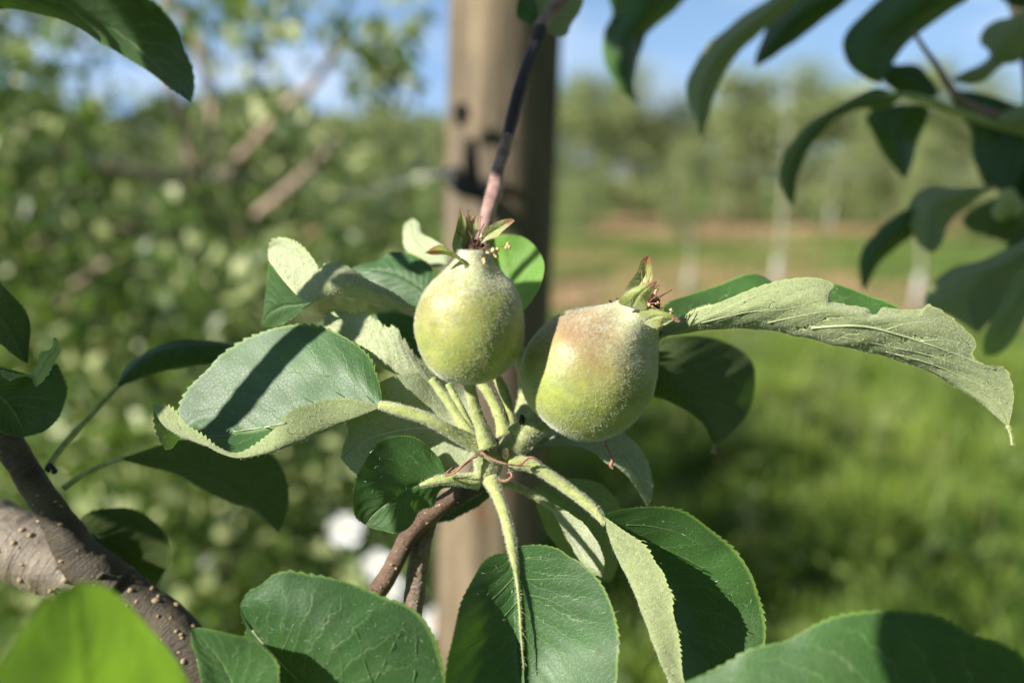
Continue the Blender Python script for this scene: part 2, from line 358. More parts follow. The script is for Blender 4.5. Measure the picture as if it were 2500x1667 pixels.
# ------------------------------------------------------------------ leaves
def leaf(parent, base, tip, rails, m='leaf', teeth=26, ser=.55, nu=22, nv=110, name='leaf', flip=False, hair_top=0, hair_under=0,
         wav=.35, label=None, hl=.9, notch=None):
    """base, tip = (x, y, d).  rails = [(u, [(x, y[, d])...], (d0, d1, ...))], u from -1 (one margin) through 0 (midrib) to 1.
    Every rail runs base to tip; the blade is lofted across them, margins are toothed."""
    uu, RR = [], []
    for u, pts, ds in rails:
        full = [base[:2]] + [p[:2] for p in pts] + [tip[:2]]
        k = len(full); s = np.r_[0, np.cumsum([math.dist(full[i], full[i + 1]) for i in range(k - 1)])]; s /= s[-1]
        dd = np.interp(s, np.linspace(0, 1, len(ds) + 2), [base[2], *ds, tip[2]])
        for i, p in enumerate(pts):
            if len(p) > 2: dd[i + 1] = p[2]
        RR.append(spline([tuple(P(x, y, d)) for (x, y), d in zip(full, dd)], nv)); uu.append(u)
    RR = np.array(RR); uu = np.array(uu, float)
    if uu[0] > uu[-1]: RR, uu = RR[::-1], uu[::-1]
    # margins read finer near the edge
    us = np.unique(np.r_[np.linspace(uu[0], uu[-1], nu), uu[0] + .03, uu[-1] - .03, [-.03, .03] if uu[0] < 0 < uu[-1] else []])
    nuu = len(us)
    T = np.gradient(RR, uu, axis=0) if len(uu) > 2 else np.repeat((RR[1:] - RR[:1]) / (uu[1] - uu[0]), 2, 0)
    G = np.empty((nuu, nv, 3))
    for i, u in enumerate(us):
        j = min(max(np.searchsorted(uu, u) - 1, 0), len(uu) - 2); h = uu[j + 1] - uu[j]; t = (u - uu[j]) / h
        G[i] = (2 * t ** 3 - 3 * t ** 2 + 1) * RR[j] + (t ** 3 - 2 * t ** 2 + t) * h * T[j] + (-2 * t ** 3 + 3 * t ** 2) * RR[j + 1] + (t ** 3 - t ** 2) * h * T[j + 1]
    # gentle surface relief between the side veins
    dU = np.gradient(G, axis=0); dV = np.gradient(G, axis=1); N = np.cross(dU, dV); N /= np.linalg.norm(N, axis=2)[..., None] + 1e-12
    vv = np.linspace(0, 1, nv)[None, :]; au = np.abs(us)[:, None]; env = np.sin(np.pi * vv) ** .5
    phs = vv * 10 - au ** .8 * 3
    p0 = rng.random(3) * 6.28
    rel = (np.cos(phs * 2 * np.pi) * .22 * (1 - au ** 4) + np.sin(vv * 17 + us[:, None] * 2.2 + p0[0]) * .5 * au ** 2 + np.sin(vv * 7 + us[:, None] * 4 + p0[1]) * .6 * au) * wav * MM * env
    rel += -np.exp(-(us[:, None] / .05) ** 2) * .35 * MM * env
    G = G + N * rel[..., None]
    # teeth
    for e, inn in ((0, 1), (-1, -2)):
        if abs(us[e]) < .9: continue
        out = G[e] - G[inn - 2 if inn < 0 else inn + 2]; out /= np.linalg.norm(out, axis=1)[:, None] + 1e-12
        tt = vv[0] * teeth + .3 * np.sin(vv[0] * 23 + p0[2]); saw = tt % 1.0; saw = np.where(saw < .8, saw / .8, (1 - saw) / .2)
        size = ser * 1.7 * MM * (.7 + .5 * np.sin(vv[0] * 31 + p0[1])) * np.minimum(1, np.minimum(vv[0] / .1, (1 - vv[0]) / .04))
        dirv = out * .85 + np.gradient(G[e], axis=0) / (np.linalg.norm(np.gradient(G[e], axis=0), axis=1)[:, None] + 1e-12) * .4
        G[e] += dirv * (saw * size)[:, None]
        if notch:
            for (pos, wd, dep, sd) in notch:
                if (sd < 0) == (e == 0):
                    for row in range(0, 6):
                        r = row if e == 0 else -1 - row
                        G[r] -= out * (np.exp(-((vv[0] - pos) / wd) ** 2) * dep * MM * (1 - row / 6))[:, None]
    V = G.reshape(-1, 3)
    ii, jj = np.meshgrid(np.arange(nuu - 1), np.arange(nv - 1), indexing='ij'); o = (ii * nv + jj).ravel()
    F = np.stack([o, o + nv, o + nv + 1, o + 1], 1)
    if flip: F = F[:, ::-1]
    uv = np.stack([np.repeat((us + 1) / 2, nv), np.tile(np.linspace(0, 1, nv), nuu)], 1)
    ob = mesh_obj(name, V, F, M[m], parent, uv)
    if label: ob['label'] = label
    if hair_top: 
        hair('curly_hair', V, F, hair_top, hl * 1.4 * MM, .045 * MM, M['silver'], ob, 1, 1.3, lay=.95)
    if hair_under: hair('wool', V, F, hair_under, hl * .6 * MM, .05 * MM, M['wool'], ob, -1, .9, lay=.7)
    return ob
def stalk(parent, pts, r, fuzz=0, m='petiole', name='petiole', seg=14, L=.55):
    n = len(pts); rr = r if isinstance(r, (list, tuple)) else [r] * n
    if len(rr) != n: rr = np.interp(np.linspace(0, 1, n), np.linspace(0, 1, len(rr)), rr)
    v, f, uv = tube_arrays([P(*p) for p in pts], [x * MM for x in rr], seg, None, .04)
    ob = mesh_obj(name, v, f, M[m], parent, uv)
    if fuzz: hair('wool', v, f, int(fuzz * 1.5), L * MM, .05 * MM, M['wool'], ob, 1, .8, lay=.6)
    return ob
def ball(ctr, r, seg=10, ring=7, scale=(1, 1, 1)):
    v = []; f = []
    for i in range(ring + 1):
        th = math.pi * i / ring
        for j in range(seg):
            a = 2 * math.pi * j / seg; v.append((ctr[0] + r * scale[0] * math.sin(th) * math.cos(a), ctr[1] + r * scale[1] * math.sin(th) * math.sin(a), ctr[2] + r * scale[2] * math.cos(th)))
    for i in range(ring):
        for j in range(seg): f.append((i * seg + j, (i + 1) * seg + j, (i + 1) * seg + (j + 1) % seg, i * seg + (j + 1) % seg))
    return v, f
def balls(name, items, m, parent):
    V, F, off = [], [], 0
    for it in items:
        v, f = ball(*it); V += v; F += [tuple(i + off for i in q) for q in f]; off += len(v)
    return mesh_obj(name, V, F, m, parent)
def dd(pts, ds):
    """add distances ds (spread evenly) to 2-D points"""
    n = len(pts); z = np.interp(np.linspace(0, 1, n), np.linspace(0, 1, len(ds)), ds)
    return [(p[0], p[1], float(q)) for p, q in zip(pts, z)]

VEINS = {}
def on_surface(ob, pts, lift=.12, rad=14):
    me = ob.data; V = np.empty(len(me.vertices) * 3); me.vertices.foreach_get('co', V); V = V.reshape(-1, 3)
    inv = np.array(CAMM.inverted()); q = V @ inv[:3, :3].T + inv[:3, 3]
    X, Y, D = 1250 + q[:, 0] / -q[:, 2] * FPX, 833.5 - q[:, 1] / -q[:, 2] * FPX, -q[:, 2] / MM
    out = []
    for (x, y, *_) in [tuple(p) for p in spline([(*p, 0) for p in pts], max(8, len(pts) * 4))]:
        dist = np.hypot(X - x, Y - y); near = dist < rad
        if not near.any(): continue
        dmin = D[near].min(); k = near & (D < dmin + 1.5); w = 1 / (dist[k] + 1)
        out.append(P(x, y, float((D[k] * w).sum() / w.sum()) - lift))
    return out
def veins(ob, f, lines, r=.13, m='vein', name='vein', lift=.1):
    for i, ln in enumerate(lines):
        p = on_surface(ob, c(f, *ln), lift)
        if len(p) > 3: tube(name, p, list(np.linspace(r * MM, r * .35 * MM, len(p))), M[m], ob, 6, len(p) * 2)
exec_parts = []
# ================================================================== LARGE STRUCTURE
def ground_material():
    k = NT('meadow_ground'); v = k.obj(); n = k.noise(1.3, 6, .65, v); n2 = k.noise(14, 6, .7, v)
    col = k.mix(k.rng(n2, .35, .65), (.04, .075, .015), (.10, .15, .03)); col = k.mix(k.rng(n, .45, .7), col, (.16, .19, .06))
    return k.out(k.bsdf(col, .95, k.bump(n2, .6, .03), Specular_IOR_Level=.1))
M['ground'] = ground_material()
M['soil'] = simple('bare_soil', (.22, .125, .065), (.42, .27, .16), 3.5, .95, .7, .05, .1)
g = mesh_obj('ground', [(-600, -600, 0), (600, -600, 0), (600, 900, 0), (-600, 900, 0)], [(0, 1, 2, 3)], M['ground']); g['kind'] = 'structure'
def soil_patch(cx, cy, rx, ry, z=.004, n=96):
    V = [(cx, cy, z)]; ph = [random.random() * 6.28 for _ in range(4)]
    for i in range(n):
        a = 6.2832 * i / n; k = 1 + .16 * math.sin(3 * a + ph[0]) + .12 * math.sin(7 * a + ph[1]) + .08 * math.sin(13 * a + ph[2]) + .06 * math.sin(23 * a + ph[3])
        V.append((cx + rx * k * math.cos(a), cy + ry * k * math.sin(a), z))
    o = mesh_obj('soil_patch', V, [(0, 1 + i, 1 + (i + 1) % n) for i in range(n)], M['soil'], None); o['kind'] = 'structure'
soil_patch(6.0, 21.5, 4.8, 5.4); soil_patch(2.7, 9.4, 2.7, 2.5); soil_patch(1.2, 13.5, .9, 1.2); soil_patch(-2.0, 6.8, 1.3, 1.0); soil_patch(15.5, 24.0, 3.5, 3.0); soil_patch(4.6, 13.6, 1.2, .7); soil_patch(-6.5, 19.0, 3.0, 2.0)

# grass
def grass_mat(name, a, b, t):
    k = NT(name); n = k.noise(.9, 4, .6, k.obj()); n2 = k.noise(9, 2, .6, k.obj())
    col = k.mix(k.rng(k.math('ADD', k.math('MULTIPLY', n, .5), k.math('MULTIPLY', n2, .5)), .38, .62), a, b)
    return k.out(k.mixs(.35, k.bsdf(col, .5, Specular_IOR_Level=.35), k.trans(t)))
M['grass'] = grass_mat('grass_blades', (.06, .12, .015), (.25, .32, .055), (.24, .38, .04))
M['straw'] = grass_mat('pale_grass', (.22, .25, .09), (.36, .34, .17), (.3, .35, .1))
def blades(name, xy, h, w, m, lean=.35):
    n = len(xy); h = h * (.5 + rng.random((n, 1))); az = rng.random((n, 1)) * 6.283
    dr = np.c_[np.cos(az), np.sin(az), np.zeros((n, 1))]; ln = lean * rng.random((n, 1)) * h * 1.6
    a2 = rng.random((n, 1)) * 6.283; sd = np.c_[np.cos(a2), np.sin(a2), np.zeros((n, 1))] * w / 2
    root = np.c_[xy, np.zeros((n, 1))]; mid = root + dr * ln * .35 + np.c_[np.zeros((n, 2)), h * .6]; tip = root + dr * ln + np.c_[np.zeros((n, 2)), h * (1 - .2 * lean)]
    V = np.stack([root - sd, root + sd, mid + sd * .8, mid - sd * .8, tip], 1).reshape(-1, 3)
    o = np.arange(n)[:, None] * 5
    T = np.concatenate([o + [0, 1, 2], o + [0, 2, 3], o + [3, 2, 4]], 1).reshape(-1, 3)
    ob = mesh_obj(name, V, T, m); ob['kind'] = 'stuff'; return ob
def scatter(n, x0, x1, y0, y1, clump=0.0, thr=.5):
    x = x0 + (x1 - x0) * rng.random(n); y = y0 + (y1 - y0) * rng.random(n)
    if clump:
        f = .5 + .25 * np.sin(x * 5.1 / clump + 1.3 * np.sin(y * 3.1 / clump)) + .25 * np.sin(y * 6.3 / clump + 1.7 * np.sin(x * 2.3 / clump)); k = f > thr; x, y = x[k], y[k]
    return np.c_[x, y]
blades('grass', np.vstack([scatter(90000, -3.0, 4.0, .9, 6.1, .55, .5), scatter(16000, -6, 8.5, 9.2, 17)]), .09, .007, M['grass'])
blades('tall_grass', np.vstack([scatter(60000, -2.5, 3.6, 1.1, 6.0, .8, .60), scatter(5000, -5, 8, 6.0, 9.2, .8, .80)]), .22, .008, M['grass'], .5)
blades('low_grass', scatter(40000, -3, 4, .9, 6.4), .04, .007, M['grass'])
blades('seeding_grass', np.vstack([scatter(7000, -2, 4, 2.2, 8.0, .6, .76), scatter(1500, -6, 9, 9.3, 19, .8, .6)]), .34, .005, M['straw'], .4)

# ------------------------------------------------------------------ background foliage
def crown_mat(name, a, b, cc, t):
    k = NT(name); g = k.new('NewGeometry'); ri = g.outputs['Random Per Island']
    col = k.mix(ri, a, b); col = k.mix(k.math('MULTIPLY', k.math('GREATER_THAN', ri, .70), .85), col, cc)
    bf = g.outputs['Backfacing']; col = k.mix(k.math('MULTIPLY', bf, .75), col, cc)
    return k.out(k.mixs(.25, k.bsdf(col, .45, Specular_IOR_Level=.4), k.trans(t)))
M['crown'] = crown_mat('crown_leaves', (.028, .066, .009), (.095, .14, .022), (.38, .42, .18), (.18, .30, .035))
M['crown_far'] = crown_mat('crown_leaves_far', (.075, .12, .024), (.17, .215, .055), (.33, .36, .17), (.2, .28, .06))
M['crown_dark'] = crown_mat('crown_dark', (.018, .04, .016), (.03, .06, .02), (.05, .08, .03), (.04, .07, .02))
M['trunk'] = simple('trunk_bark', (.12, .085, .06), (.30, .23, .17), 30, .9, .5, .004)
def leaf_cloud(pts, size, mesh_name, m, up=.3):
    """leaf-sized folded blades at the given points, one mesh"""
    n = len(pts); pts = np.asarray(pts)
    ax = rng.normal(size=(n, 3)); ax[:, 2] -= .5; ax /= np.linalg.norm(ax, axis=1)[:, None]
    nr = rng.normal(size=(n, 3)); nr[:, 2] += up * 2; sd = np.cross(ax, nr); sd /= np.linalg.norm(sd, axis=1)[:, None]; nr = np.cross(sd, ax)
    L = size * (.6 + .6 * rng.random((n, 1))); Wd = L * .30
    V = np.stack([pts, pts + ax * L * .45 + sd * Wd + nr * Wd * .3, pts + ax * L - nr * L * .15, pts + ax * L * .45 - sd * Wd + nr * Wd * .3, pts + ax * L * .5], 1).reshape(-1, 3)
    o = np.arange(n)[:, None] * 5
    T = np.concatenate([o + [0, 1, 4], o + [1, 2, 4], o + [0, 4, 3], o + [4, 2, 3]], 1).reshape(-1, 3)
    me = bpy.data.meshes.new(mesh_name)
    me.vertices.add(len(V)); me.vertices.foreach_set('co', V.astype(np.float32).ravel())
    me.loops.add(len(T) * 3); me.loops.foreach_set('vertex_index', T.astype(np.int32).ravel())
    me.polygons.add(len(T)); me.polygons.foreach_set('loop_start', np.arange(0, len(T) * 3, 3, dtype=np.int32)); me.update(calc_edges=True)
    me.materials.append(m); return me
def crown_points(n, h0, h1, rad, seeds=26):
    """clumps round branch ends: uneven outline with gaps"""
    out = []
    for _ in range(seeds):
        z = h0 + (h1 - h0) * random.random() ** .85; f = 1 - ((z - (h0 + h1) * .45) / ((h1 - h0) * .62)) ** 2
        r = rad * max(.25, f) * random.uniform(.35, 1.0); a = random.random() * 6.283
        ctr = np.array([math.cos(a) * r, math.sin(a) * r, z]); s = rad * random.uniform(.13, .30)
        out.append(ctr + rng.normal(size=(n // seeds, 3)) * [s, s, s * .8])
    return np.vstack(out)
M['weed'] = crown_mat('weed_leaves', (.02, .05, .008), (.07, .12, .02), (.13, .18, .04), (.14, .24, .03))
wc = []
for _ in range(230):
    x, y = random.uniform(-.5, 3.4), random.uniform(1.5, 6.0); h = random.uniform(.05, .2)
    wc.append(np.array([x, y, h * .6]) + rng.normal(size=(26, 3)) * [.07, .07, h * .3])
for _ in range(760):
    y = random.uniform(6.3, 17) if random.random() < .7 else random.uniform(17, 24); x = random.uniform(-.2, .75) * y; h = random.uniform(.05, .42)
    wc.append(np.array([x, y, h * .6]) + rng.normal(size=(16, 3)) * [.12, .12, h * .3])
for _ in range(70):
    y = random.uniform(10.5, 17.5); x = random.uniform(.02, .72) * y; h = random.uniform(.25, .65)
    wc.append(np.array([x, y, h * .55]) + rng.normal(size=(40, 3)) * [.20, .2, h * .32])
wc = np.vstack(wc); wc[:, 2] = np.abs(wc[:, 2])
o = link(bpy.data.objects.new('leafy_weeds', leaf_cloud(wc, .055, 'leafy_weeds', M['weed']))); o['kind'] = 'stuff'
tree_kinds = []
for q in range(4):
    h = 2.7 + .25 * q
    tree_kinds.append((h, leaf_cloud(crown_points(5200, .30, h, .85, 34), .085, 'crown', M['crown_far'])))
def row_tree(x, y, q, label, group, s=1.0, rot=0.0):
    h, me = tree_kinds[q % 4]
    t = thing('orchard_tree', label, 'tree', group, (x, y, 0)); t.scale = (s, s, s * random.uniform(.92, 1.08)); t.rotation_euler = (0, 0, rot)
    cr = link(bpy.data.objects.new('crown', me), t); cr['kind'] = 'stuff'; cr['_local'] = 1
    if not TR: TR.append(tube_arrays([(0, 0, -.03), (.02, .01, .6), (-.02, 0, 1.4), (.01, .02, 2.3)], [.05, .04, .03, .012], 8))
    if len(TR) == 1: 
        o = mesh_obj('trunk', TR[0][0], TR[0][1], M['trunk'], t, TR[0][2]); TR.append(o.data); o['_local'] = 1
    else: o = link(bpy.data.objects.new('trunk', TR[1]), t); o['_local'] = 1
    return t
TR = []
i = 0
for x in np.arange(-15, 18, 1.2):
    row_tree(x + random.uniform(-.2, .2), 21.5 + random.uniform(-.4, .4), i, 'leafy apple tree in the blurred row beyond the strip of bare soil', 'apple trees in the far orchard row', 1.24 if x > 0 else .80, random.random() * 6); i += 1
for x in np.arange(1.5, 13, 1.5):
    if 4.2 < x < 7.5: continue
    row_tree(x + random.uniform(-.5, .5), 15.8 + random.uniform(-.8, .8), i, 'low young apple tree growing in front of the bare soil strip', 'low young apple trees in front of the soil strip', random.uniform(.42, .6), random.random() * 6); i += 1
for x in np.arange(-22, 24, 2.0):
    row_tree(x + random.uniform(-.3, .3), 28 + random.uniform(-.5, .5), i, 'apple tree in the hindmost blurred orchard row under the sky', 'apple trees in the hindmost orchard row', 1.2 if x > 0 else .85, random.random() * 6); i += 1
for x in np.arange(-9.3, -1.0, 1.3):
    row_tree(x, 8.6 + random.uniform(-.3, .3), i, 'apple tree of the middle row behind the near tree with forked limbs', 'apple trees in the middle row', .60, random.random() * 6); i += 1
# wood on the horizon
def woods(name, x0, x1, y, hbase, hvar, m, n=9000, sz=.9):
    x = x0 + (x1 - x0) * rng.random(n)
    top = hbase + hvar * (.5 * np.sin(x * .21 + 1) + .35 * np.sin(x * .53 + 2.0) + .25 * np.sin(x * 1.3))
    z = top * rng.random(n) ** .45
    me = leaf_cloud(np.c_[x, y + rng.normal(size=n) * 2.0, z], sz, name, m)
    o = link(bpy.data.objects.new(name, me)); o['kind'] = 'stuff'; o['label'] = 'dark wood on the horizon behind the orchard'; return o
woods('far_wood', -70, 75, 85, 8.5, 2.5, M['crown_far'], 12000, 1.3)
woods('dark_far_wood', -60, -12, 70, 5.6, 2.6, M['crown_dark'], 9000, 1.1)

# thin young trees with white guards on the bare soil (right), stakes
M['guard'] = simple('white_guard', (.24, .24, .21), (.40, .40, .35), 40, .6, .1)
M['stake'] = simple('grey_stake', (.30, .27, .22), (.46, .42, .36), 20, .9, .3)
def young(px, ybase, d, h, guard_h, label, crown=True):
    b = P(px, ybase, d * 1000); b.z = 0
    t = thing('young_tree', label, 'young tree', 'young trees in white guards', tuple(b))
    tube('trunk', [(b.x, b.y, -.02), (b.x + .01, b.y, h * .5), (b.x - .02, b.y, h)], [.016, .012, .006], M['stake'], t, 8)
    tube('tree_guard', [(b.x, b.y, 0.0), (b.x, b.y, guard_h)], [.034, .032], M['guard'], t, 12, 4)
    if crown:
        pts = np.array([b.x, b.y, 0]) + np.c_[rng.normal(size=(260, 2)) * .16, guard_h + .1 + rng.random(260) * (h - guard_h)]
        o = link(bpy.data.objects.new('crown', leaf_cloud(pts, .075, 'crown', M['crown_far'])), t); o['kind'] = 'stuff'
young(2025, 560, 17.5, 1.9, .62, 'young tree with the bright white guard standing alone on far soil', True)
young(1892, 740, 8.0, 2.3, .50, 'thin young tree with white guard behind the long pale leaf tip')
young(1680, 720, 8.6, .8, .30, 'low young tree with short white guard behind the tilted apple', False)
young(2235, 765, 7.4, .8, .42, 'young tree with white guard below the hanging dark leaves', False)
young(1770, 1560, 2.7, .62, .12, 'small sapling low in the grass behind the drooping leaf', False) if False else None

# ------------------------------------------------------------------ wooden post
def post_mat():
    k = NT('weathered_post'); v = k.obj(); mpn = k.new('Mapping'); k.l.new(v, mpn.inputs[0]); mpn.inputs['Scale'].default_value = (1, 1, .09)
    n = k.noise(60, 7, .7, mpn.outputs[0]); n2 = k.noise(14, 4, .6, v); n3 = k.noise(220, 4, .7, mpn.outputs[0])
    col = k.mix(k.rng(n, .32, .68), (.075, .056, .034), (.24, .185, .12)); col = k.mix(k.math('MULTIPLY', k.rng(n3, .55, .8), .5), col, (.05, .035, .024))
    sx = k.new('SeparateXYZ'); k.l.new(v, sx.inputs[0])
    w = k.rng(n2, .60, .72); col = k.mix(k.math('MULTIPLY', w, .8), col, (.17, .055, .02)); n5 = k.noise(5, 3, .6, v); col = k.mix(k.math('MULTIPLY', k.rng(n5, .5, .62), .45), col, (.07, .06, .05))
    return k.out(k.bsdf(col, .85, k.bump(k.math('ADD', n, n3), .7, .002), Specular_IOR_Level=.2))
M['post'] = post_mat()
pt, pb = P(1236, 0, 700), P(1188, 1500, 780)
ax = (pt - pb).normalized(); foot = pb + ax * ((-.05 - pb.z) / ax.z); head = pb + ax * ((1.95 - pb.z) / ax.z)
post = thing('wooden_post', 'round weathered wooden post standing behind the apples', 'post', None, (foot.x, foot.y, 0))
n = 60; seg = 40
v, f, uv = tube_arrays([foot + (head - foot) * t for t in np.linspace(0, 1, 8)], [.0525, .0518, .0512, .0510, .0508, .0506, .0502, .050], seg, n)
a = np.tile(np.arange(seg), n) / seg * 6.283; ctr = np.repeat(v.reshape(n, seg, 3).mean(1), seg, 0)
k_ = 1 + .02 * np.sin(a * 3 + 1) + .012 * np.sin(a * 9) - .05 * np.exp(-((np.mod(a - 2.0, 6.283)) / .05) ** 2)
v = ctr + (v - ctr) * k_[:, None]
mesh_obj('post_shaft', v, f, M['post'], post, uv)
# wire round the post with its staple and a black tie
M['wire'] = simple('galvanised_wire', (.18, .18, .18), (.32, .32, .33), 200, .4, .1, Metallic=.6)
M['tie'] = simple('black_rubber_tie', (.012, .012, .013), (.03, .03, .03), 60, .6, .2)
pc = P(1215, 455, 690); z0 = pc.z
cx = foot + ax * ((z0 - foot.z) / ax.z)
ring = [(cx.x + .054 * math.cos(t), cx.y + .054 * math.sin(t), z0 - .012 * math.cos(t)) for t in np.linspace(1.9, 4.9, 12)]
wt = thing('trellis_wire', 'grey trellis wire sagging from the post towards the left tree', 'wire', None, tuple(ring[6]))
l0 = Vector(ring[6]); l1 = P(700, 450, 1500); l2 = P(-300, 300, 2400)
tube('wire_strand', [l0, l0.lerp(l1, .5) + Vector((0, 0, -.02)), l1, l2], [.0013] * 4, M['wire'], wt, 6)
tt = thing('rubber_tie', 'black rubber tie wrapped round the post below the red-brown shoot', 'tie', None, tuple(cx))
tube('strap', [(p[0], p[1], p[2]) for p in ring], [.004] * 12, M['tie'], tt, 8, 60)
kn = P(1112, 445, 650)
tube('knot', [P(1105, 425, 652), P(1125, 455, 645), P(1165, 470, 642), P(1200, 488, 640)], [.009, .008, .007, .006], M['tie'], tt, 8)
tube('loose_end', [P(1160, 470, 642), P(1150, 400, 636), P(1152, 340, 634)], [.006, .006, .004], M['tie'], tt, 8)
st = thing('staple', 'dark metal staple driven into the post above the black tie', 'staple', None, tuple(P(1118, 280, 650)))
tube('staple_bow', [P(1122, 302, 655), P(1114, 268, 644), P(1132, 262, 644), P(1140, 290, 655)], [.0035] * 4, M['tie'], st, 8)

# ------------------------------------------------------------------ near-left tree: limbs fan out from a fork, leaves hang in clumps
nt_base = P(540, 1300, 2350); nt_base.z = 0
nt = thing('apple_tree', 'nearest blurred apple tree with forked pinkish limbs, left of the post', 'tree', None, tuple(nt_base))
M['limb'] = simple('limb_bark', (.22, .15, .11), (.42, .32, .24), 30, .75, .4, .003)
def limb(pts, r0, r1, name='limb', par=nt):
    tube(name, [P(*p) for p in pts], list(np.linspace(r0, r1, len(pts))), M['limb'], par, 10, None, .05)
tr0 = P(540, 1050, 2300)
tube('trunk', [nt_base - Vector((0, 0, .03)), (tr0 + nt_base) / 2, tr0, P(520, 700, 2250), P(495, 480, 2250)], [.035, .031, .028, .026, .024], M['trunk'], nt, 12, None, .06)
LB = [[(495, 480, 2250), (450, 330, 2200), (415, 180, 2150), (400, 20, 2100), (380, -200, 2100)],
      [(500, 470, 2250), (525, 300, 2300), (490, 130, 2250), (420, -10, 2250), (400, -200, 2250)],
      [(540, 440, 2250), (620, 350, 2200), (700, 260, 2100), (775, 190, 2050), (850, 60, 2000)],
      [(560, 580, 2250), (660, 500, 2150), (760, 410, 2050), (830, 340, 1950)],
      [(490, 460, 2250), (420, 438, 2150), (300, 415, 2050), (200, 395, 1950), (60, 310, 1850)],
      [(500, 600, 2300), (350, 560, 2200), (200, 570, 2100), (80, 600, 2000)],
      [(520, 900, 2300), (600, 760, 2300), (560, 640, 2250)],
      [(500, 850, 2250), (320, 790, 2100), (150, 760, 2000), (230, 660, 2000), (280, 640, 2000)]]
for b in LB: limb(b, .020, .008)
pts_all = []
for b in LB:
    q = spline([tuple(P(*p)) for p in b], 24)[4:]
    for p in q:
        if random.random() < .17:
            ctr = p + np.array([0, .14, 0]) + rng.normal(size=3) * [.12, .08, .10]; pts_all.append(ctr + rng.normal(size=(20, 3)) * .055)
for _ in range(180):   # leaf clusters through the lower and left crown
    x, y = random.uniform(-250, 1020), random.uniform(420, 1500); d = random.uniform(2350, 3100) if (y < 620 and x > 150) else random.uniform(1500, 2800)
    if x > 850 and random.random() < .45: continue
    ctr = np.array(P(x, y, d)); pts_all.append(ctr + rng.normal(size=(44, 3)) * .075)
for _ in range(24):    # upper left
    x, y, d = random.uniform(-250, 300), random.uniform(-150, 520), random.uniform(1500, 2600)
    if 130 < x < 400 and 150 < y < 400: continue
    ctr = np.array(P(x, y, d)); pts_all.append(ctr + rng.normal(size=(40, 3)) * .07)
for (x, y) in [(820, 90), (900, 120), (960, 100), (890, 180), (950, 160), (660, 60), (600, 20), (1000, 60), (930, 200), (640, 230), (480, 60), (700, 10)]:
    pts_all.append(np.array(P(x, y, random.uniform(1700, 2100))) + rng.normal(size=(22, 3)) * .035)
PA = np.vstack(pts_all)
o = link(bpy.data.objects.new('crown', leaf_cloud(PA, .062, 'crown', M['crown'])), nt); o['kind'] = 'stuff'
one = leaf_cloud(np.array([[0, 0, 0.]]), .055, 'leaf', M['crown'])
for q in range(170):   # the leaves that show largest, each its own piece
    b = random.choice(LB); p = spline([tuple(P(*x)) for x in b], 30)[random.randint(3, 29)] + rng.normal(size=3) * .09
    p[1] += .05
    l = link(bpy.data.objects.new('leaf', one), nt); l.location = Vector(p) - Vector(nt_base); l.rotation_euler = tuple(rng.random(3) * 6.28); l['_local'] = 1

# shrubby second tree at far left, nearer
n2b = Vector((-1.9, 2.6, 0))
n2 = thing('apple_tree', 'blurred apple tree at the far left edge behind the bare pale limb', 'tree', None, tuple(n2b))
tube('trunk', [n2b, n2b + Vector((.03, 0, .8)), n2b + Vector((0, .05, 1.7))], [.04, .032, .02], M['trunk'], n2, 10, None, .05)
pp = crown_points(2600, .4, 2.0, .6, 26) + np.array(n2b)
o = link(bpy.data.objects.new('crown', leaf_cloud(pp, .07, 'crown', M['crown'])), n2); o['kind'] = 'stuff'

# white clover-like blossoms low behind the brown twigs
M['petal'] = simple('white_petal', (.72, .72, .72), (.84, .84, .86), 60, .6, .1)
M['stem'] = simple('weed_stem', (.07, .14, .03), (.14, .24, .05), 60, .6, .2)
def blossom(x, y, d, r, label):
    ctr = P(x, y, d)
    t = thing('white_blossom', label, 'blossom', 'white blossoms low behind the twigs', tuple(ctr))
    tube('stem', [Vector((ctr.x + .03, ctr.y + .05, -.01)), Vector((ctr.x + .02, ctr.y + .03, ctr.z * .5)), ctr], [.003, .0026, .002], M['stem'], t, 6)
    V, F = [], []
    for k in range(5):
        a = k * 1.2566 + .3
        for (rr, w, dz) in ((0, .0, 0), (.55, .42, -.05), (1, .30, .12), (1, -.30, .12), (.55, -.42, -.05)):
            # petals open towards the camera
            X, Z = rr * math.cos(a) - w * math.sin(a), rr * math.sin(a) + w * math.cos(a)
            V.append((ctr.x + X * r, ctr.y - .004 - dz * r, ctr.z + Z * r))
        o5 = k * 5; pet = mesh_obj('petal', V[-5:], [(0, 1, 2, 3, 4)], M['petal'], t)
    v, f = ball(ctr + Vector((0, -.008, 0)), r * .22, 8, 5); mesh_obj('flower_centre', v, f, M['anther'], t)
blossom(845, 1288, 900, .020, 'white blossom just left of the crossing brown twigs, topmost of four')
blossom(925, 1372, 950, .019, 'white blossom behind the fork of the crossing twigs')
blossom(955, 1432, 980, .021, 'white blossom between the two brown twigs, half hidden')
blossom(1064, 1512, 920, .020, 'white blossom right of the shiny twig, lowest of four')

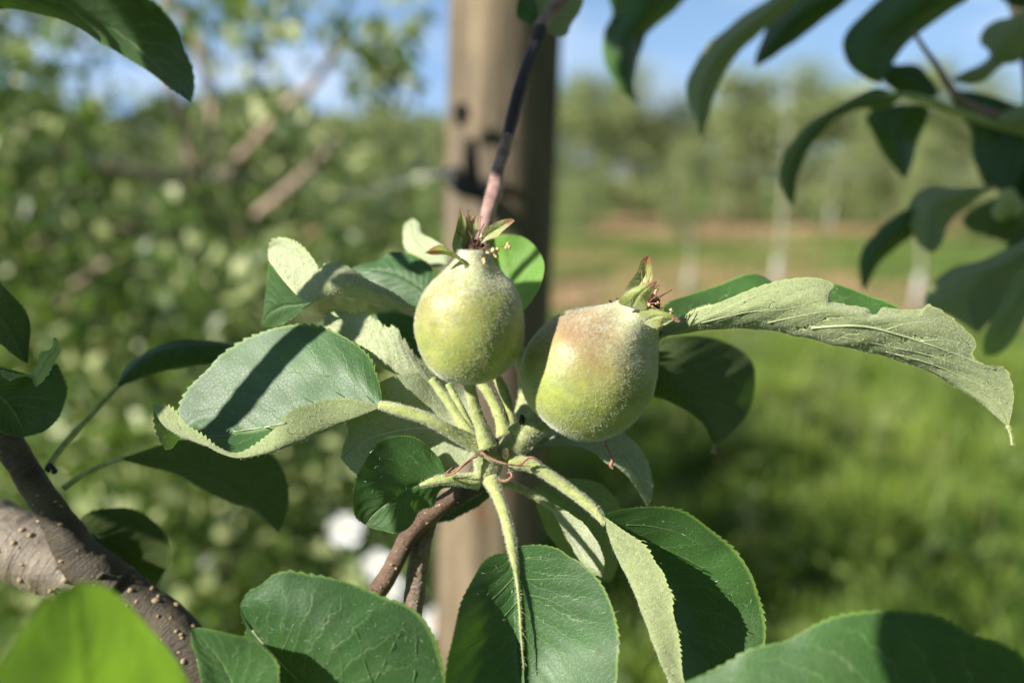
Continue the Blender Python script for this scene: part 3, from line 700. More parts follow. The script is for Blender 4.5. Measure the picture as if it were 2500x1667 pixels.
# ================================================================== THE APPLES
def apple(name, label, base, top, prof, blush, amount, lumps, nh, ref, skew=0.0):
    b, t = P(*base), P(*top); axis = (t - b); L = axis.length; az = axis.normalized()
    xx = Vector((1, 0, 0)); xx = (xx - az * xx.dot(az)).normalized(); yy = az.cross(xx)
    root = thing(name, label, 'fruit', 'two young apples on the spur', tuple(b))
    ns, nr = 96, 90; sc = ref / FPX * MM
    pr = spline([(tt * L, rr * sc, 0) for tt, rr in prof], nr)
    th = np.linspace(0, 2 * math.pi, ns, endpoint=False)
    tt = np.clip(pr[:, 0] / L, 0, 1)[:, None]
    rr = pr[:, 1][:, None] * (1 + skew * tt ** 4 * np.cos(th)[None] + .012 * np.sin(2 * th + 1)[None] + .02 * tt ** 3 * np.cos(5 * th + lumps)[None] + .06 * np.exp(-((tt - .84) / .09) ** 2) * np.cos(5 * th + lumps)[None]
                              + .008 * np.sin(7 * th + 9 * tt) + .006 * np.sin(4 * th - 14 * tt))
    hh = pr[:, 0][:, None] + 0 * th[None]
    B, XX, YY, AZ = map(np.array, (b, xx, yy, az))
    V = B + hh[..., None] * AZ + rr[..., None] * (np.cos(th)[None, :, None] * XX + np.sin(th)[None, :, None] * YY)
    V = V.reshape(-1, 3)
    F = [(i * ns + j, i * ns + (j + 1) % ns, (i + 1) * ns + (j + 1) % ns, (i + 1) * ns + j) for i in range(nr - 1) for j in range(ns)]
    uv = np.stack([np.tile(np.arange(ns) / ns, nr), np.repeat(np.linspace(0, 1, nr) if False else tt[:, 0], ns)], 1)
    skin = mesh_obj('skin', V, F, apple_mat(blush, amount), root, uv)
    # down
    hgt = lambda q: np.clip(.7 + .35 * np.sin(q[:, 0] * 620 + 2 * np.sin(q[:, 2] * 480)) + .3 * np.sin(q[:, 2] * 750 + 2 * np.sin(q[:, 0] * 390)), .08, 1) + 1.8 * np.clip((((q - B) @ AZ) / L - .6) / .3, 0, 1)
    hair('fuzz', V, F, nh, .50 * MM, .042 * MM, M['wool'], skin, 1, .8, lay=.75, weight=hgt)
    return root
a1 = apple('young_apple', 'upright round green young apple on a slender stalk, higher and smaller', (1142, 934, 174), (1154, 610, 170),
    [(0, 0), (0.0, 22), (.03, 58), (.08, 84), (.16, 106), (.27, 123), (.39, 131), (.51, 130), (.63, 121), (.74, 101), (.82, 74), (.88, 58), (.93, 47), (.98, 41), (1.0, 38), (.985, 28), (.95, 22)],
    (.60, .62), .25, .4, 26000, 172)
a2 = apple('young_apple', 'tilted larger green young apple with a pinkish cheek', (1346, 1020, 184), (1571, 744, 176),
    [(-.0, 0), (.0, 30), (.0, 56), (.025, 86), (.08, 114), (.17, 138), (.29, 153), (.42, 156), (.55, 150), (.67, 128), (.77, 99), (.85, 74), (.91, 60), (.96, 54), (1.0, 50), (.99, 44), (.95, 34)],
    (.56, .68), .7, 1.9, 36000, 184, .16)
def sepal(parent, f, base, tip, ra, rb, d0, d1, bulge=-1.0, label=None):
    b = c(f, base)[0]; t = c(f, tip)[0]
    mid = [((p[0] + q[0]) / 2, (p[1] + q[1]) / 2) for p, q in zip(spline([(*b, 0), *[(x, y, 0) for x, y in c(f, *ra)], (*t, 0)], 6)[1:-1], spline([(*b, 0), *[(x, y, 0) for x, y in c(f, *rb)], (*t, 0)], 6)[1:-1])]
    dm = (d0 + d1) / 2
    o = leaf(parent, (*b, d0), (*t, d1), [(-1, c(f, *ra), (dm,)), (0, mid, (dm + bulge,)), (1, c(f, *rb), (dm,))], 'sepal', 5, .0, 10, 26, 'sepal', wav=.1, hair_under=0)
    me = o.data; V = np.empty(len(me.vertices) * 3); me.vertices.foreach_get('co', V); V = V.reshape(-1, 3)
    F = [tuple(p.vertices) for p in me.polygons]
    hair('fuzz', V, F, 700, .35 * MM, .045 * MM, M['wool'], o, 1, .8, lay=.8); return o
sepal(a1, 10, (720, 920), (800, 120), [(680, 800), (700, 650), (745, 500), (785, 300)], [(800, 850), (850, 650), (905, 440), (835, 250)], 170, 168, .8)
sepal(a1, 10, (880, 960), (1085, 268), [(790, 880), (850, 620), (930, 440), (1030, 330)], [(980, 800), (1060, 600), (1095, 480), (1085, 330)], 171, 172, .8)
sepal(a1, 10, (860, 880), (960, 300), [(800, 780), (850, 600), (890, 400), (905, 310)], [(980, 780), (1040, 560), (1060, 420), (1010, 320)], 173, 174, .6)
sepal(a1, 10, (1130, 760), (1668, 388), [(1185, 520), (1350, 430), (1520, 362), (1640, 360)], [(1230, 700), (1400, 640), (1500, 540), (1620, 440)], 169, 166, .7)
sepal(a1, 10, (1010, 1200), (240, 895), [(960, 1080), (800, 960), (640, 850), (500, 770), (370, 810)], [(900, 1230), (860, 1080), (740, 990), (560, 930), (360, 930)], 166, 163, -.6)
sepal(a2, 11, (590, 800), (872, 132), [(470, 790), (560, 590), (690, 410), (770, 210)], [(800, 760), (930, 560), (935, 430), (900, 200)], 179, 177, 1.0)
sepal(a2, 11, (640, 1010), (1005, 560), [(390, 900), (520, 740), (700, 640), (900, 570)], [(830, 1020), (860, 850), (940, 720), (990, 620)], 170.5, 167, -1.2)
sepal(a2, 11, (820, 1250), (1385, 1200), [(720, 1060), (880, 1000), (1080, 1040), (1270, 1110)], [(1000, 1320), (1120, 1210), (1240, 1180), (1340, 1220)], 171, 168, -1.0)
stalk(a2, dd(c(11, (420, 900), (390, 870), (360, 835)), (181, 180)), (.5, .4, .15), 0, 'stamen', 'dry_sepal', 6)
stalk(a2, dd(c(11, (300, 920), (262, 890), (245, 862)), (182, 181)), (.35, .3, .1), 0, 'stamen', 'dry_sepal', 6)
def stamens(parent, f, ctr, d, items):
    for (mid, end, r, de, knob) in items:
        p = [P(*c(f, ctr)[0], d), P(*c(f, mid)[0], (d + de) / 2), P(*c(f, end)[0], de)]
        s = tube('stamen', p, [r * MM, r * MM * .9, r * MM * .8], M['stamen'], parent, 7)
        if knob:
            it = [(p[2] + Vector(rng.normal(size=3) * knob * .4 * MM), knob * MM * random.uniform(.5, .8), 8, 6, (random.uniform(.7, 1.2), .8, random.uniform(.8, 1.3))) for _ in range(4)]
            balls('anther', it, M['anther'], s)
stamens(a1, 10, (1060, 860), 169, [((1110, 600), (1190, 430), .13, 168, 0), ((1000, 660), (1120, 520), .15, 169, 0), ((1090, 740), (1135, 640), .12, 166, .5), ((1180, 840), (1330, 850), .11, 165, .75),
    ((1160, 900), (1360, 920), .1, 166, .5), ((1300, 810), (1570, 795), .07, 164, .65), ((1140, 930), (1190, 1020), .1, 165, .55), ((1000, 780), (980, 700), .16, 168, 0), ((1120, 820), (1250, 900), .14, 167, .4)])
stamens(a2, 11, (880, 930), 177, [((1080, 800), (1250, 700), .11, 178, 0), ((960, 830), (960, 750), .12, 178, .5), ((980, 900), (1060, 850), .12, 178, 0), ((950, 960), (1010, 930), .12, 177, .6),
    ((860, 930), (850, 940), .1, 176, .5), ((1000, 980), (1160, 1000), .13, 177, 0), ((1080, 1030), (1230, 1040), .12, 177, .5), ((900, 860), (990, 650), .1, 177, 0), ((900, 950), (930, 980), .12, 176, .4)])
for (f, par, ctr, d, ends) in ((10, a1, (1040, 900), 170, [(930, 250), (870, 420), (1130, 330), (1180, 560), (1240, 620), (760, 560), (1340, 720), (1280, 960)]), (11, a2, (860, 930), 176, [(920, 380), (820, 300), (1010, 640), (1120, 760), (1180, 930), (1260, 1110), (760, 420), (1060, 560)])):
    for (x, y) in ends:
        mx, my = (ctr[0] * .55 + x * .45 + random.uniform(-50, 50)), (ctr[1] * .55 + y * .45 + random.uniform(-40, 40))
        tube('dry_wisp', [P(*c(f, ctr)[0], d), P(*c(f, (mx, my))[0], d - 1), P(*c(f, (x, y))[0], d - random.uniform(0, 2)), P(*c(f, (x + random.uniform(-30, 50), y + random.uniform(-40, 20)))[0], d - 1)], [.00011, .0001, .00008, .00005], M['stipule' if random.random() < .5 else 'stamen'], par, 6)
balls('calyx_eye', [(P(*c(10, (1050, 850))[0], 171), 2.3 * MM, 12, 8)], M['stamen'], a1)
balls('calyx_eye', [(P(*c(11, (880, 930))[0], 179), 2.6 * MM, 12, 8)], M['stamen'], a2)
stalk(a1, dd(c(1, (655, 1060), (672, 1140), (700, 1240), (735, 1340), (760, 1430)), (176, 178, 180)), (1.25, 1.25, 1.3, 1.6, 2.3), 1500, name='stalk')
stalk(a2, dd(c(1, (1130, 1255), (1040, 1310), (960, 1380), (890, 1450), (850, 1510)), (187, 186, 184)), (2.9, 3.0, 3.1, 3.2, 2.2), 2600, name='stalk', m='hub')

# ================================================================== THE SPUR THAT CARRIES THEM
sp = thing('fruiting_spur', 'leafy woolly spur in focus that carries the two young apples', 'spur', None, tuple(P(1207, 1100, 184)))
stalk(sp, dd(c(3, (790, 190), (830, 235), (835, 290), (835, 340), (850, 380)), (183, 184, 185)), (2.6, 3.1, 3.2, 2.9, 1.6), 2600, m='hub', name='spur_stem')
stalk(sp, dd(c(3, (890, 190), (850, 230), (800, 330), (760, 390), (680, 450), (600, 510)), (186, 189, 192)), (2.4, 2.8, 2.8, 2.6, 2.3, 2.2), 500, m='bark_dark', name='twig_neck')
def lenticels(parent, pts, r, w, n, ref_d):
    q = spline([(*P(*p), rr * MM) for p, rr in zip(pts, np.interp(np.linspace(0, 1, len(pts)), np.linspace(0, 1, len(r)), r))], 200)
    items = []
    for _ in range(n):
        i = random.randint(4, 195); t = (q[i + 1, :3] - q[i - 1, :3]); t /= np.linalg.norm(t)
        vdir = np.array(cam.location) - q[i, :3]; vdir -= t * (vdir @ t); vdir /= np.linalg.norm(vdir); s = np.cross(t, vdir)
        a = random.uniform(-1.35, 1.35); nrm = vdir * math.cos(a) + s * math.sin(a)
        items.append((q[i, :3] + nrm * q[i, 3] * .97, w * MM * random.choice((.35, .5, .7, .9, 1.2, 1.5)), 8, 6, (random.uniform(.8, 1.5), 1, random.uniform(.5, 1))))
    o = balls('lenticels', items, M['lenticel'], parent); o['kind'] = 'stuff'; return o
tw1 = dd(c(3, (720, 400), (620, 480), (520, 560), (430, 650), (370, 760), (310, 870), (240, 980), (170, 1090)), (190, 192, 190))
stalk(sp, tw1, (1.9, 2.1, 2.2, 2.3, 2.2, 2.3, 2.4, 2.5), 0, 'bark_red', 'twig'); lenticels(sp, tw1, (1.9, 2.2, 2.4), .26, 34, 190)
tw2 = dd(c(3, (560, 520), (520, 600), (490, 700), (470, 820), (455, 940), (440, 1060), (420, 1200)), (196, 195, 194))
stalk(sp, tw2, (2.0, 2.3, 2.5, 2.5, 2.6, 2.6, 2.6), 0, 'bark_shiny', 'twig'); lenticels(sp, tw2, (2.1, 2.5, 2.6), .26, 26, 194)
# stipules, dried scales
for pts in ([(775, 235), (720, 280), (660, 330), (610, 340), (650, 300)], [(800, 220), (850, 255), (920, 280), (990, 290), (1060, 295)], [(780, 240), (740, 260), (690, 300), (640, 325)],
            [(890, 365), (930, 370), (960, 350), (955, 328), (935, 330)], [(1000, 290), (1050, 250), (1090, 260), (1120, 290)]):
    stalk(sp, dd(c(3, *pts), (179, 178, 179)), (.36, .3, .26, .2, .08), 120, 'stipule', 'stipule', 7, .3)
stalk(sp, dd(c(3, (1460, 130), (1452, 180), (1470, 225), (1485, 265), (1478, 290), (1492, 310)), (183, 182)), (.12, .2, .2, .35, .5, .2), 0, 'stipule', 'dry_thread', 6)
balls('black_bud', [(P(*c(1, (950, 1287))[0], 184), .9 * MM, 10, 8, (.8, 1, 1.5))], M['black'], sp)
stalk(sp, dd(c(1, (1035, 1245), (985, 1290), (940, 1330), (900, 1370)), (186, 185)), (1.0, 1.3, 1.7, 2.2), 600, 'petiole', 'bud_stalk')
balls('leaf_scar', [(P(*c(1, (862, 1472))[0], 181), 1.1 * MM, 10, 8, (.8, .5, 1.3))], M['anther'], sp)

LT, LU = 60, 3000
# A: big boat-shaped leaf on the left
A = leaf(sp, (*c(2, (1400, 1190))[0], 177), (*c(2, (58, 1172))[0], 178), [
    (-1, c(2, (1250, 1155), (1090, 1147), (980, 1182), (870, 1222), (800, 1290), (740, 1352), (640, 1428), (540, 1462), (430, 1420), (330, 1345), (250, 1290), (155, 1200)), (176, 172, 172, 174)),
    (-.5, c(2, (1300, 1235), (1130, 1300), (950, 1385), (800, 1440), (650, 1480), (520, 1478), (400, 1430), (270, 1385), (150, 1320), (85, 1250)), (175, 171, 172, 175)),
    (0, c(2, (1250, 1205), (1050, 1215), (900, 1260), (780, 1300), (650, 1330), (500, 1345), (350, 1365), (220, 1350), (120, 1270)), (181, 182, 184, 184)),
    (.5, c(2, (1330, 1100), (1180, 980), (1000, 960), (820, 1010), (640, 1090), (480, 1180), (360, 1260), (250, 1320), (150, 1330)), (183, 186, 188, 188)),
    (1, c(2, (1400, 1110), (1370, 1010), (1325, 900), (1235, 810), (1110, 745), (1000, 714), (900, 706), (780, 720), (700, 748), (620, 782), (520, 842), (440, 902), (390, 962), (305, 1050), (262, 1105), (225, 1180), (215, 1260), (230, 1340), (150, 1440), (80, 1330)), (186, 192, 194, 192, 188))],
    'leaf_gloss', 46, .6, nu=34, nv=240, hair_top=LT, hair_under=3500, wav=.42, label='large boat-shaped leaf left of the apples with a dark shadow band')
stalk(sp, dd(c(1, (170, 1205), (250, 1225), (400, 1270), (520, 1325), (620, 1385), (730, 1450)), (177, 176, 181)), (.9, 1.25, 1.35, 1.4, 1.5, 1.6), 2200)
veins(A, 2, [[(1330, 1150), (1240, 1020), (1100, 900), (960, 800)], [(1150, 1120), (980, 960), (860, 860), (760, 800)], [(960, 1150), (800, 1030), (640, 960), (560, 920)], [(780, 1220), (640, 1130), (500, 1060), (420, 1040)], [(1090, 1010), (900, 985), (780, 1010)]], .09, lift=.03)
veins(A, 2, [[(840, 1285), (720, 1308), (600, 1325), (530, 1335)]], .25, 'vein_pale', 'midrib', .0)
# B: long pale leaf to the right
B = leaf(sp, (*c(5, (250, 640))[0], 186), (*c(5, (2262, 1160))[0], 176), [
    (1, c(5, (370, 545), (480, 492), (640, 430), (800, 368), (940, 328), (1080, 303), (1190, 308), (1262, 345), (1245, 425), (1350, 455), (1450, 472), (1490, 510), (1540, 470), (1650, 482), (1760, 482), (1800, 458), (1870, 490), (1960, 552), (2060, 640), (2080, 690), (2058, 745), (2120, 800), (2230, 818), (2270, 880), (2288, 1000)), (180, 176, 173, 173, 174)),
    (.45, c(5, (480, 560), (740, 500), (1000, 470), (1200, 500), (1400, 550), (1650, 600), (1850, 690), (2020, 810), (2150, 930), (2230, 1060)), (179, 175, 172, 172, 175)),
    (0, c(5, (400, 618), (560, 594), (740, 588), (900, 600), (1100, 642), (1300, 690), (1500, 732), (1700, 792), (1850, 850), (1980, 930), (2080, 992), (2170, 1070)), (184, 181, 178, 178, 178)),
    (-.5, c(5, (400, 560), (640, 470), (860, 400), (1100, 420), (1300, 480), (1500, 600), (1700, 720), (1900, 860), (2100, 980)), (192, 192, 188, 184)),
    (-1, c(5, (270, 540), (300, 450), (440, 392), (600, 342), (760, 282), (860, 292), (980, 360), (1150, 350), (1240, 325), (1340, 352), (1460, 405), (1610, 470), (1760, 640), (1950, 850), (2120, 1010)), (198, 200, 196, 190, 184))],
    'leaf', 40, .28, nu=34, nv=230, hair_top=60, hair_under=9000, wav=.55, label='long grey-green woolly leaf reaching right from the tilted apple')
veins(B, 5, [[(1130, 590), (1260, 580), (1400, 578), (1530, 600), (1750, 665), (2000, 755), (2190, 830)]], .30, 'vein_pale', 'midrib', .02)
veins(B, 5, [[(500, 560), (760, 500), (1000, 480), (1160, 430), (1240, 400)], [(880, 560), (1020, 530), (1180, 500), (1400, 470)], [(1300, 640), (1550, 690), (1800, 745), (2050, 830), (2200, 880)], [(1560, 725), (1800, 790), (2000, 870), (2200, 960)], [(1560, 600), (1700, 560), (1850, 560), (1960, 600)], [(1760, 665), (1900, 660), (2040, 700)], [(560, 520), (700, 450), (860, 390), (1000, 350)]], .13, 'vein_pale', lift=.02)
stalk(sp, dd(c(5, (2258, 1150), (2275, 1200), (2284, 1262)), (176, 176)), (.45, .2, .22), 60, name='leaf_tip')
stalk(sp, dd(c(5, (560, 465), (480, 498), (370, 560), (250, 622), (150, 700)), (182, 187, 190)), (.5, .9, 1.2, 1.5, 1.6), 1800)
# C: shaded leaf right of the big apple
leaf(sp, (*c(5, (130, 800))[0], 200), (*c(5, (572, 1262))[0], 214), [
    (1, c(5, (200, 700), (290, 650), (400, 635), (520, 640), (640, 672), (740, 735), (792, 805), (805, 900), (790, 1020), (750, 1110), (690, 1175), (630, 1225)), (214, 232, 236)),
    (0, c(5, (230, 840), (330, 880), (430, 970), (510, 1080), (560, 1180)), (202, 207, 211)),
    (-1, c(5, (150, 900), (210, 975), (290, 1000), (370, 1035), (450, 1085), (510, 1130), (545, 1200)), (204, 208, 212))],
    'leaf_shaded', 34, .35, label='dark shaded leaf hanging behind the right side of the tilted apple')
stalk(sp, dd(c(5, (572, 1255), (574, 1285), (568, 1310)), (214, 214)), (.3, .5, .9), 0, 'lenticel', 'leaf_tip')
# D: round bright leaf between the apples
leaf(sp, (*c(1, (925, 750))[0], 200), (*c(1, (880, 272))[0], 206), [
    (-1, c(1, (850, 740), (770, 660), (720, 560), (715, 440), (750, 330), (810, 285)), (212, 214, 214)),
    (0, c(1, (905, 650), (885, 530), (872, 400), (872, 320)), (206, 208, 208)),
    (1, c(1, (960, 692), (1012, 628), (1050, 560), (1066, 480), (1058, 400), (1022, 340), (960, 290)), (199, 198, 203))],
    'leaf_young', 22, .12, label='round bright green leaf between the apples crossed by a thin shadow')
stalk(sp, dd(c(1, (925, 745), (920, 830), (938, 930), (966, 1040), (976, 1150), (950, 1260), (900, 1340)), (206, 212, 208, 188)), (.6, 1.4, 1.9, 2.1, 2.1, 1.8), 1300)
# two broad channelled petioles behind the left apple
stalk(sp, dd(c(1, (700, 1055), (760, 1130), (810, 1220), (840, 1310), (845, 1380)), (190, 188, 186)), (.9, 1.2, 1.3, 1.4, 1.6), 900)
stalk(sp, dd(c(1, (800, 1030), (845, 1120), (875, 1220), (890, 1310), (860, 1390)), (191, 189, 187)), (.9, 1.3, 1.2, 1.2, 1.5), 900)
# E: curled pale leaf upper left
leaf(sp, (*c(2, (1600, 615))[0], 196), (*c(2, (735, 262))[0], 200), [
    (1, c(2, (1500, 540), (1400, 478), (1290, 425), (1200, 362), (1110, 342), (1060, 352), (1035, 382), (1000, 320), (950, 262), (880, 212), (830, 195), (765, 212)), (194, 190, 190, 194)),
    (.4, c(2, (1480, 570), (1350, 520), (1200, 470), (1060, 460), (960, 420), (860, 330), (790, 260)), (192, 188, 188, 194)),
    (0, c(2, (1500, 612), (1400, 592), (1280, 562), (1150, 542), (1060, 562), (960, 574), (900, 528), (830, 450), (770, 372), (735, 320)), (194, 190, 188, 192))],
    'leaf_pale', 30, .5, nu=20, nv=160, flip=True, hair_under=4500, label='pale curled woolly leaf with a notched tip left of the upright apple')
leaf(sp, (*c(2, (1010, 570))[0], 192), (*c(2, (690, 712))[0], 208), [
    (1, c(2, (930, 545), (860, 480), (790, 400), (735, 350), (728, 450), (715, 560), (705, 650)), (194, 198, 204)),
    (0, c(2, (900, 590), (820, 600), (740, 640)), (196, 202)),
    (-1, c(2, (960, 600), (900, 645), (840, 690), (760, 715)), (196, 202))],
    'leaf_shaded', 16, .25, flip=False, label='dark hanging half of the curled leaf')
# F, G behind the left apple
leaf(sp, (*c(2, (1700, 560))[0], 205), (*c(2, (1225, 372))[0], 212), [
    (-1, c(2, (1600, 590), (1500, 545), (1400, 480), (1300, 425)), (206, 208)),
    (0, c(2, (1620, 480), (1500, 410), (1380, 385)), (207, 209)),
    (1, c(2, (1720, 450), (1695, 370), (1620, 308), (1520, 276), (1440, 290), (1385, 335), (1290, 350)), (208, 212, 213))],
    'leaf_gloss', 24, .3, label='green leaf half in shadow behind the upright apple')
leaf(sp, (*c(2, (1790, 360))[0], 210), (*c(2, (1585, 78))[0], 222), [
    (-1, c(2, (1700, 365), (1600, 325), (1545, 280), (1530, 190), (1540, 115)), (212, 218)),
    (0, c(2, (1740, 300), (1650, 250), (1590, 180)), (212, 216)),
    (1, c(2, (1785, 280), (1750, 235), (1690, 198), (1640, 175), (1622, 110)), (212, 217))],
    'leaf_pale', 14, .15, flip=True, label='small pale leaf end standing up behind the upright apple')
# H + I: pale leaf under the left apple, with its green partner
leaf(sp, (*c(2, (1720, 1060))[0], 190), (*c(2, (1062, 728))[0], 200), [
    (1, c(2, (1680, 985), (1620, 915), (1570, 850), (1520, 790), (1502, 738), (1465, 722), (1425, 735), (1390, 700), (1340, 662), (1290, 640), (1235, 652), (1190, 630), (1120, 636), (1068, 680)), (190, 192, 196)),
    (.4, c(2, (1620, 980), (1500, 880), (1380, 800), (1240, 740), (1130, 710)), (188, 190, 195)),
    (0, c(2, (1640, 1040), (1560, 1020), (1460, 985), (1380, 935), (1290, 860), (1180, 792), (1100, 750)), (188, 188, 194))],
    'leaf_pale', 20, .75, nu=20, nv=150, flip=True, hair_under=4000, label='pale toothed woolly leaf below the upright apple')
leaf(sp, (*c(2, (1700, 900))[0], 212), (*c(2, (1015, 690))[0], 218), [
    (-1, c(2, (1600, 900), (1400, 850), (1200, 790), (1080, 740)), (212, 216)),
    (0, c(2, (1600, 800), (1400, 740), (1200, 710)), (214, 216)),
    (1, c(2, (1620, 700), (1560, 650), (1460, 635), (1360, 645), (1240, 690), (1100, 675)), (214, 218))],
    'leaf', 24, .3, label='dark green leaf behind the pale toothed leaf')
stalk(sp, dd(c(1, (455, 1065), (520, 1150), (590, 1250), (640, 1330), (690, 1400)), (186, 184, 182)), (.8, 1.0, 1.15, 1.3, 1.5), 1300)
stalk(sp, dd(c(1, (545, 1090), (600, 1190), (650, 1290), (690, 1380)), (185, 183)), (.7, .8, .9, 1.2), 500)
# J: broad pale leaf behind
leaf(sp, (*c(1, (730, 1420))[0], 187), (*c(1, (-40, 1500))[0], 182), [
    (-1, c(1, (600, 1560), (420, 1640), (230, 1640), (60, 1590)), (186, 183)),
    (0, c(1, (560, 1360), (400, 1330), (200, 1360), (60, 1420)), (188, 184)),
    (1, c(1, (720, 1240), (650, 1130), (520, 1065), (380, 1035), (220, 1060), (90, 1150), (0, 1260), (0, 1360), (-30, 1440)), (195, 187, 184))],
    'leaf_pale', 30, .2, flip=True, hair_under=1500, label='broad pale leaf behind the stalks, partly shaded')
# K: small dark leaf left of the hub
leaf(sp, (*c(3, (740, 372))[0], 182), (*c(3, (195, 600))[0], 178), [
    (1, c(3, (640, 345), (605, 330), (600, 290), (578, 248), (540, 208), (490, 166), (430, 140), (360, 137), (300, 152), (240, 205), (196, 268), (160, 340), (138, 410), (132, 480), (150, 555)), (183, 179, 172)),
    (0, c(3, (600, 372), (500, 385), (400, 430), (310, 490), (240, 545)), (182, 181, 176)),
    (-1, c(3, (680, 395), (600, 410), (565, 455), (545, 500), (480, 520), (450, 580), (420, 620), (350, 640), (270, 625)), (184, 183, 176))],
    'leaf', 40, .35, nu=24, nv=180, hair_top=40, label='small dark leaf with a yellow rim left of the spur')
stalk(sp, dd(c(3, (480, 395), (560, 372), (640, 362), (710, 368), (790, 370)), (180, 181, 184)), (.35, 1.0, 1.2, 1.5, 1.9), 1300)
# L: bottom centre leaf
L_ = leaf(sp, (*c(3, (962, 730))[0], 172), (*c(3, (1020, 1720))[0], 166), [
    (-1, c(3, (930, 745), (865, 760), (810, 800), (765, 870), (725, 945), (695, 1020), (668, 1120), (642, 1225), (620, 1310), (612, 1440), (680, 1580), (850, 1680)), (168, 160, 158, 158)),
    (-.5, c(3, (930, 800), (880, 900), (840, 1050), (820, 1250), (830, 1450), (900, 1620)), (171, 168, 167, 164)),
    (0, c(3, (975, 800), (992, 900), (1000, 1000), (1005, 1150), (1022, 1350), (1028, 1500)), (172, 171, 169)),
    (.5, c(3, (1040, 790), (1140, 900), (1210, 1050), (1240, 1250), (1220, 1450), (1120, 1620)), (171, 169, 165)),
    (1, c(3, (1010, 712), (1100, 708), (1200, 725), (1262, 765), (1310, 790), (1385, 855), (1442, 930), (1482, 1020), (1502, 1100), (1516, 1200), (1512, 1310), (1500, 1440), (1400, 1600), (1200, 1700)), (170, 166, 163, 162))],
    'leaf_gloss', 44, .30, nu=34, nv=230, flip=True, hair_top=170, hair_under=900, label='large leaf at bottom centre, its left half in deep shade')
stalk(sp, dd(c(3, (1024, 1360), (1010, 1180), (1000, 1000), (985, 860), (965, 730), (940, 610), (900, 480), (850, 360)), (167, 170.5, 172, 180)), (.1, .2, .32, .45, 1.1, 1.15, 1.2, 1.8), 2600)
veins(L_, 3, [[(990, 880), (1090, 885), (1200, 880), (1320, 885)], [(1000, 960), (1120, 980), (1230, 1030), (1350, 1120), (1420, 1180)], [(1010, 1050), (1080, 1110), (1140, 1180), (1210, 1280), (1260, 1380)], [(1010, 1150), (1060, 1230), (1120, 1330)], [(985, 860), (900, 950), (800, 1040), (730, 1100)], [(1000, 990), (900, 1100), (800, 1200), (700, 1260)], [(1005, 1130), (900, 1250), (800, 1360)], [(1010, 780), (1100, 770), (1200, 780)]], .10, lift=.03)
# M: drooping folded leaf
M_ = leaf(sp, (*c(3, (1440, 555))[0], 178), (*c(3, (2000, 1640))[0], 172), [
    (1, c(3, (1520, 612), (1600, 668), (1660, 722), (1700, 790), (1748, 850), (1770, 920), (1795, 970), (1800, 1050), (1822, 1150), (1832, 1230), (1845, 1320), (1870, 1440), (1920, 1560)), (174, 170, 168, 168)),
    (0, c(3, (1480, 680), (1530, 790), (1590, 900), (1640, 1010), (1690, 1120), (1740, 1240), (1785, 1340), (1830, 1450), (1900, 1570)), (177, 174, 172, 171)),
    (-.5, c(3, (1560, 620), (1720, 780), (1880, 980), (1960, 1180), (2000, 1380), (2010, 1520)), (184, 186, 184, 178)),
    (-1, c(3, (1490, 532), (1600, 512), (1720, 508), (1830, 524), (1910, 560), (1990, 620), (2060, 678), (2115, 725), (2175, 800), (2215, 870), (2238, 950), (2262, 1030), (2280, 1110), (2284, 1200), (2270, 1320), (2210, 1450), (2110, 1570)), (182, 186, 186, 180))],
    'leaf', 44, .42, nu=34, nv=240, hair_top=200, hair_under=5000, label='drooping folded leaf at lower right, pale outside and dark green inside')
veins(M_, 3, [[(1560, 600), (1700, 610), (1850, 650), (1980, 720)], [(1640, 680), (1800, 740), (1960, 830), (2080, 940)], [(1740, 800), (1880, 880), (2010, 1000), (2100, 1120)], [(1800, 980), (1920, 1050), (2030, 1180)], [(1830, 1150), (1930, 1230), (2010, 1340)]], .10, lift=.03)
stalk(sp, dd(c(3, (950, 270), (1050, 285), (1150, 340), (1250, 410), (1330, 470), (1400, 530), (1450, 600)), (183, 181, 178)), (1.9, 1.5, 1.3, 1.25, 1.2, 1.1, .6), 2600)
# N: curving leaf under the big apple
leaf(sp, (*c(3, (1000, 250))[0], 194), (*c(3, (1672, 515))[0], 196), [
    (-1, c(3, (1100, 190), (1200, 182), (1300, 188), (1400, 225), (1450, 270), (1500, 292), (1560, 350), (1605, 405), (1645, 465)), (192, 190, 192)),
    (0, c(3, (1120, 160), (1260, 140), (1420, 160), (1540, 230), (1620, 330), (1660, 430)), (194, 196, 196)),
    (1, c(3, (1100, 130), (1250, 95), (1400, 95), (1520, 120), (1600, 168), (1648, 230), (1682, 320), (1696, 420)), (200, 202, 200))],
    'leaf_pale', 24, .25, flip=False, hair_under=3500, label='pale leaf curving down beneath the tilted apple')
# O, P
leaf(sp, (*c(3, (1140, 480))[0], 190), (*c(3, (1436, 858))[0], 190), [
    (1, c(3, (1200, 502), (1280, 560), (1350, 610), (1392, 660), (1422, 720), (1444, 790)), (187, 184)),
    (0, c(3, (1210, 560), (1290, 650), (1370, 750)), (190, 190)),
    (-1, c(3, (1180, 540), (1220, 610), (1265, 670), (1310, 730), (1345, 785), (1390, 830)), (192, 194))],
    'leaf_pale', 18, .3, flip=False, hair_under=2000, label='narrow pale leaf hanging between the two lower stalks')
leaf(sp, (*c(3, (1230, 640))[0], 196), (*c(3, (1432, 872))[0], 198), [
    (-1, c(3, (1275, 720), (1320, 790), (1370, 840)), (198,)), (1, c(3, (1280, 680), (1340, 750), (1400, 820)), (196,))],
    'leaf_pale', 10, .2, nu=6, nv=40, label='thin pale folded edge behind the narrow leaf')
stalk(sp, dd(c(3, (900, 380), (980, 400), (1060, 440), (1130, 480), (1190, 520)), (188, 190)), (.9, .8, .8, .7, .4), 900)
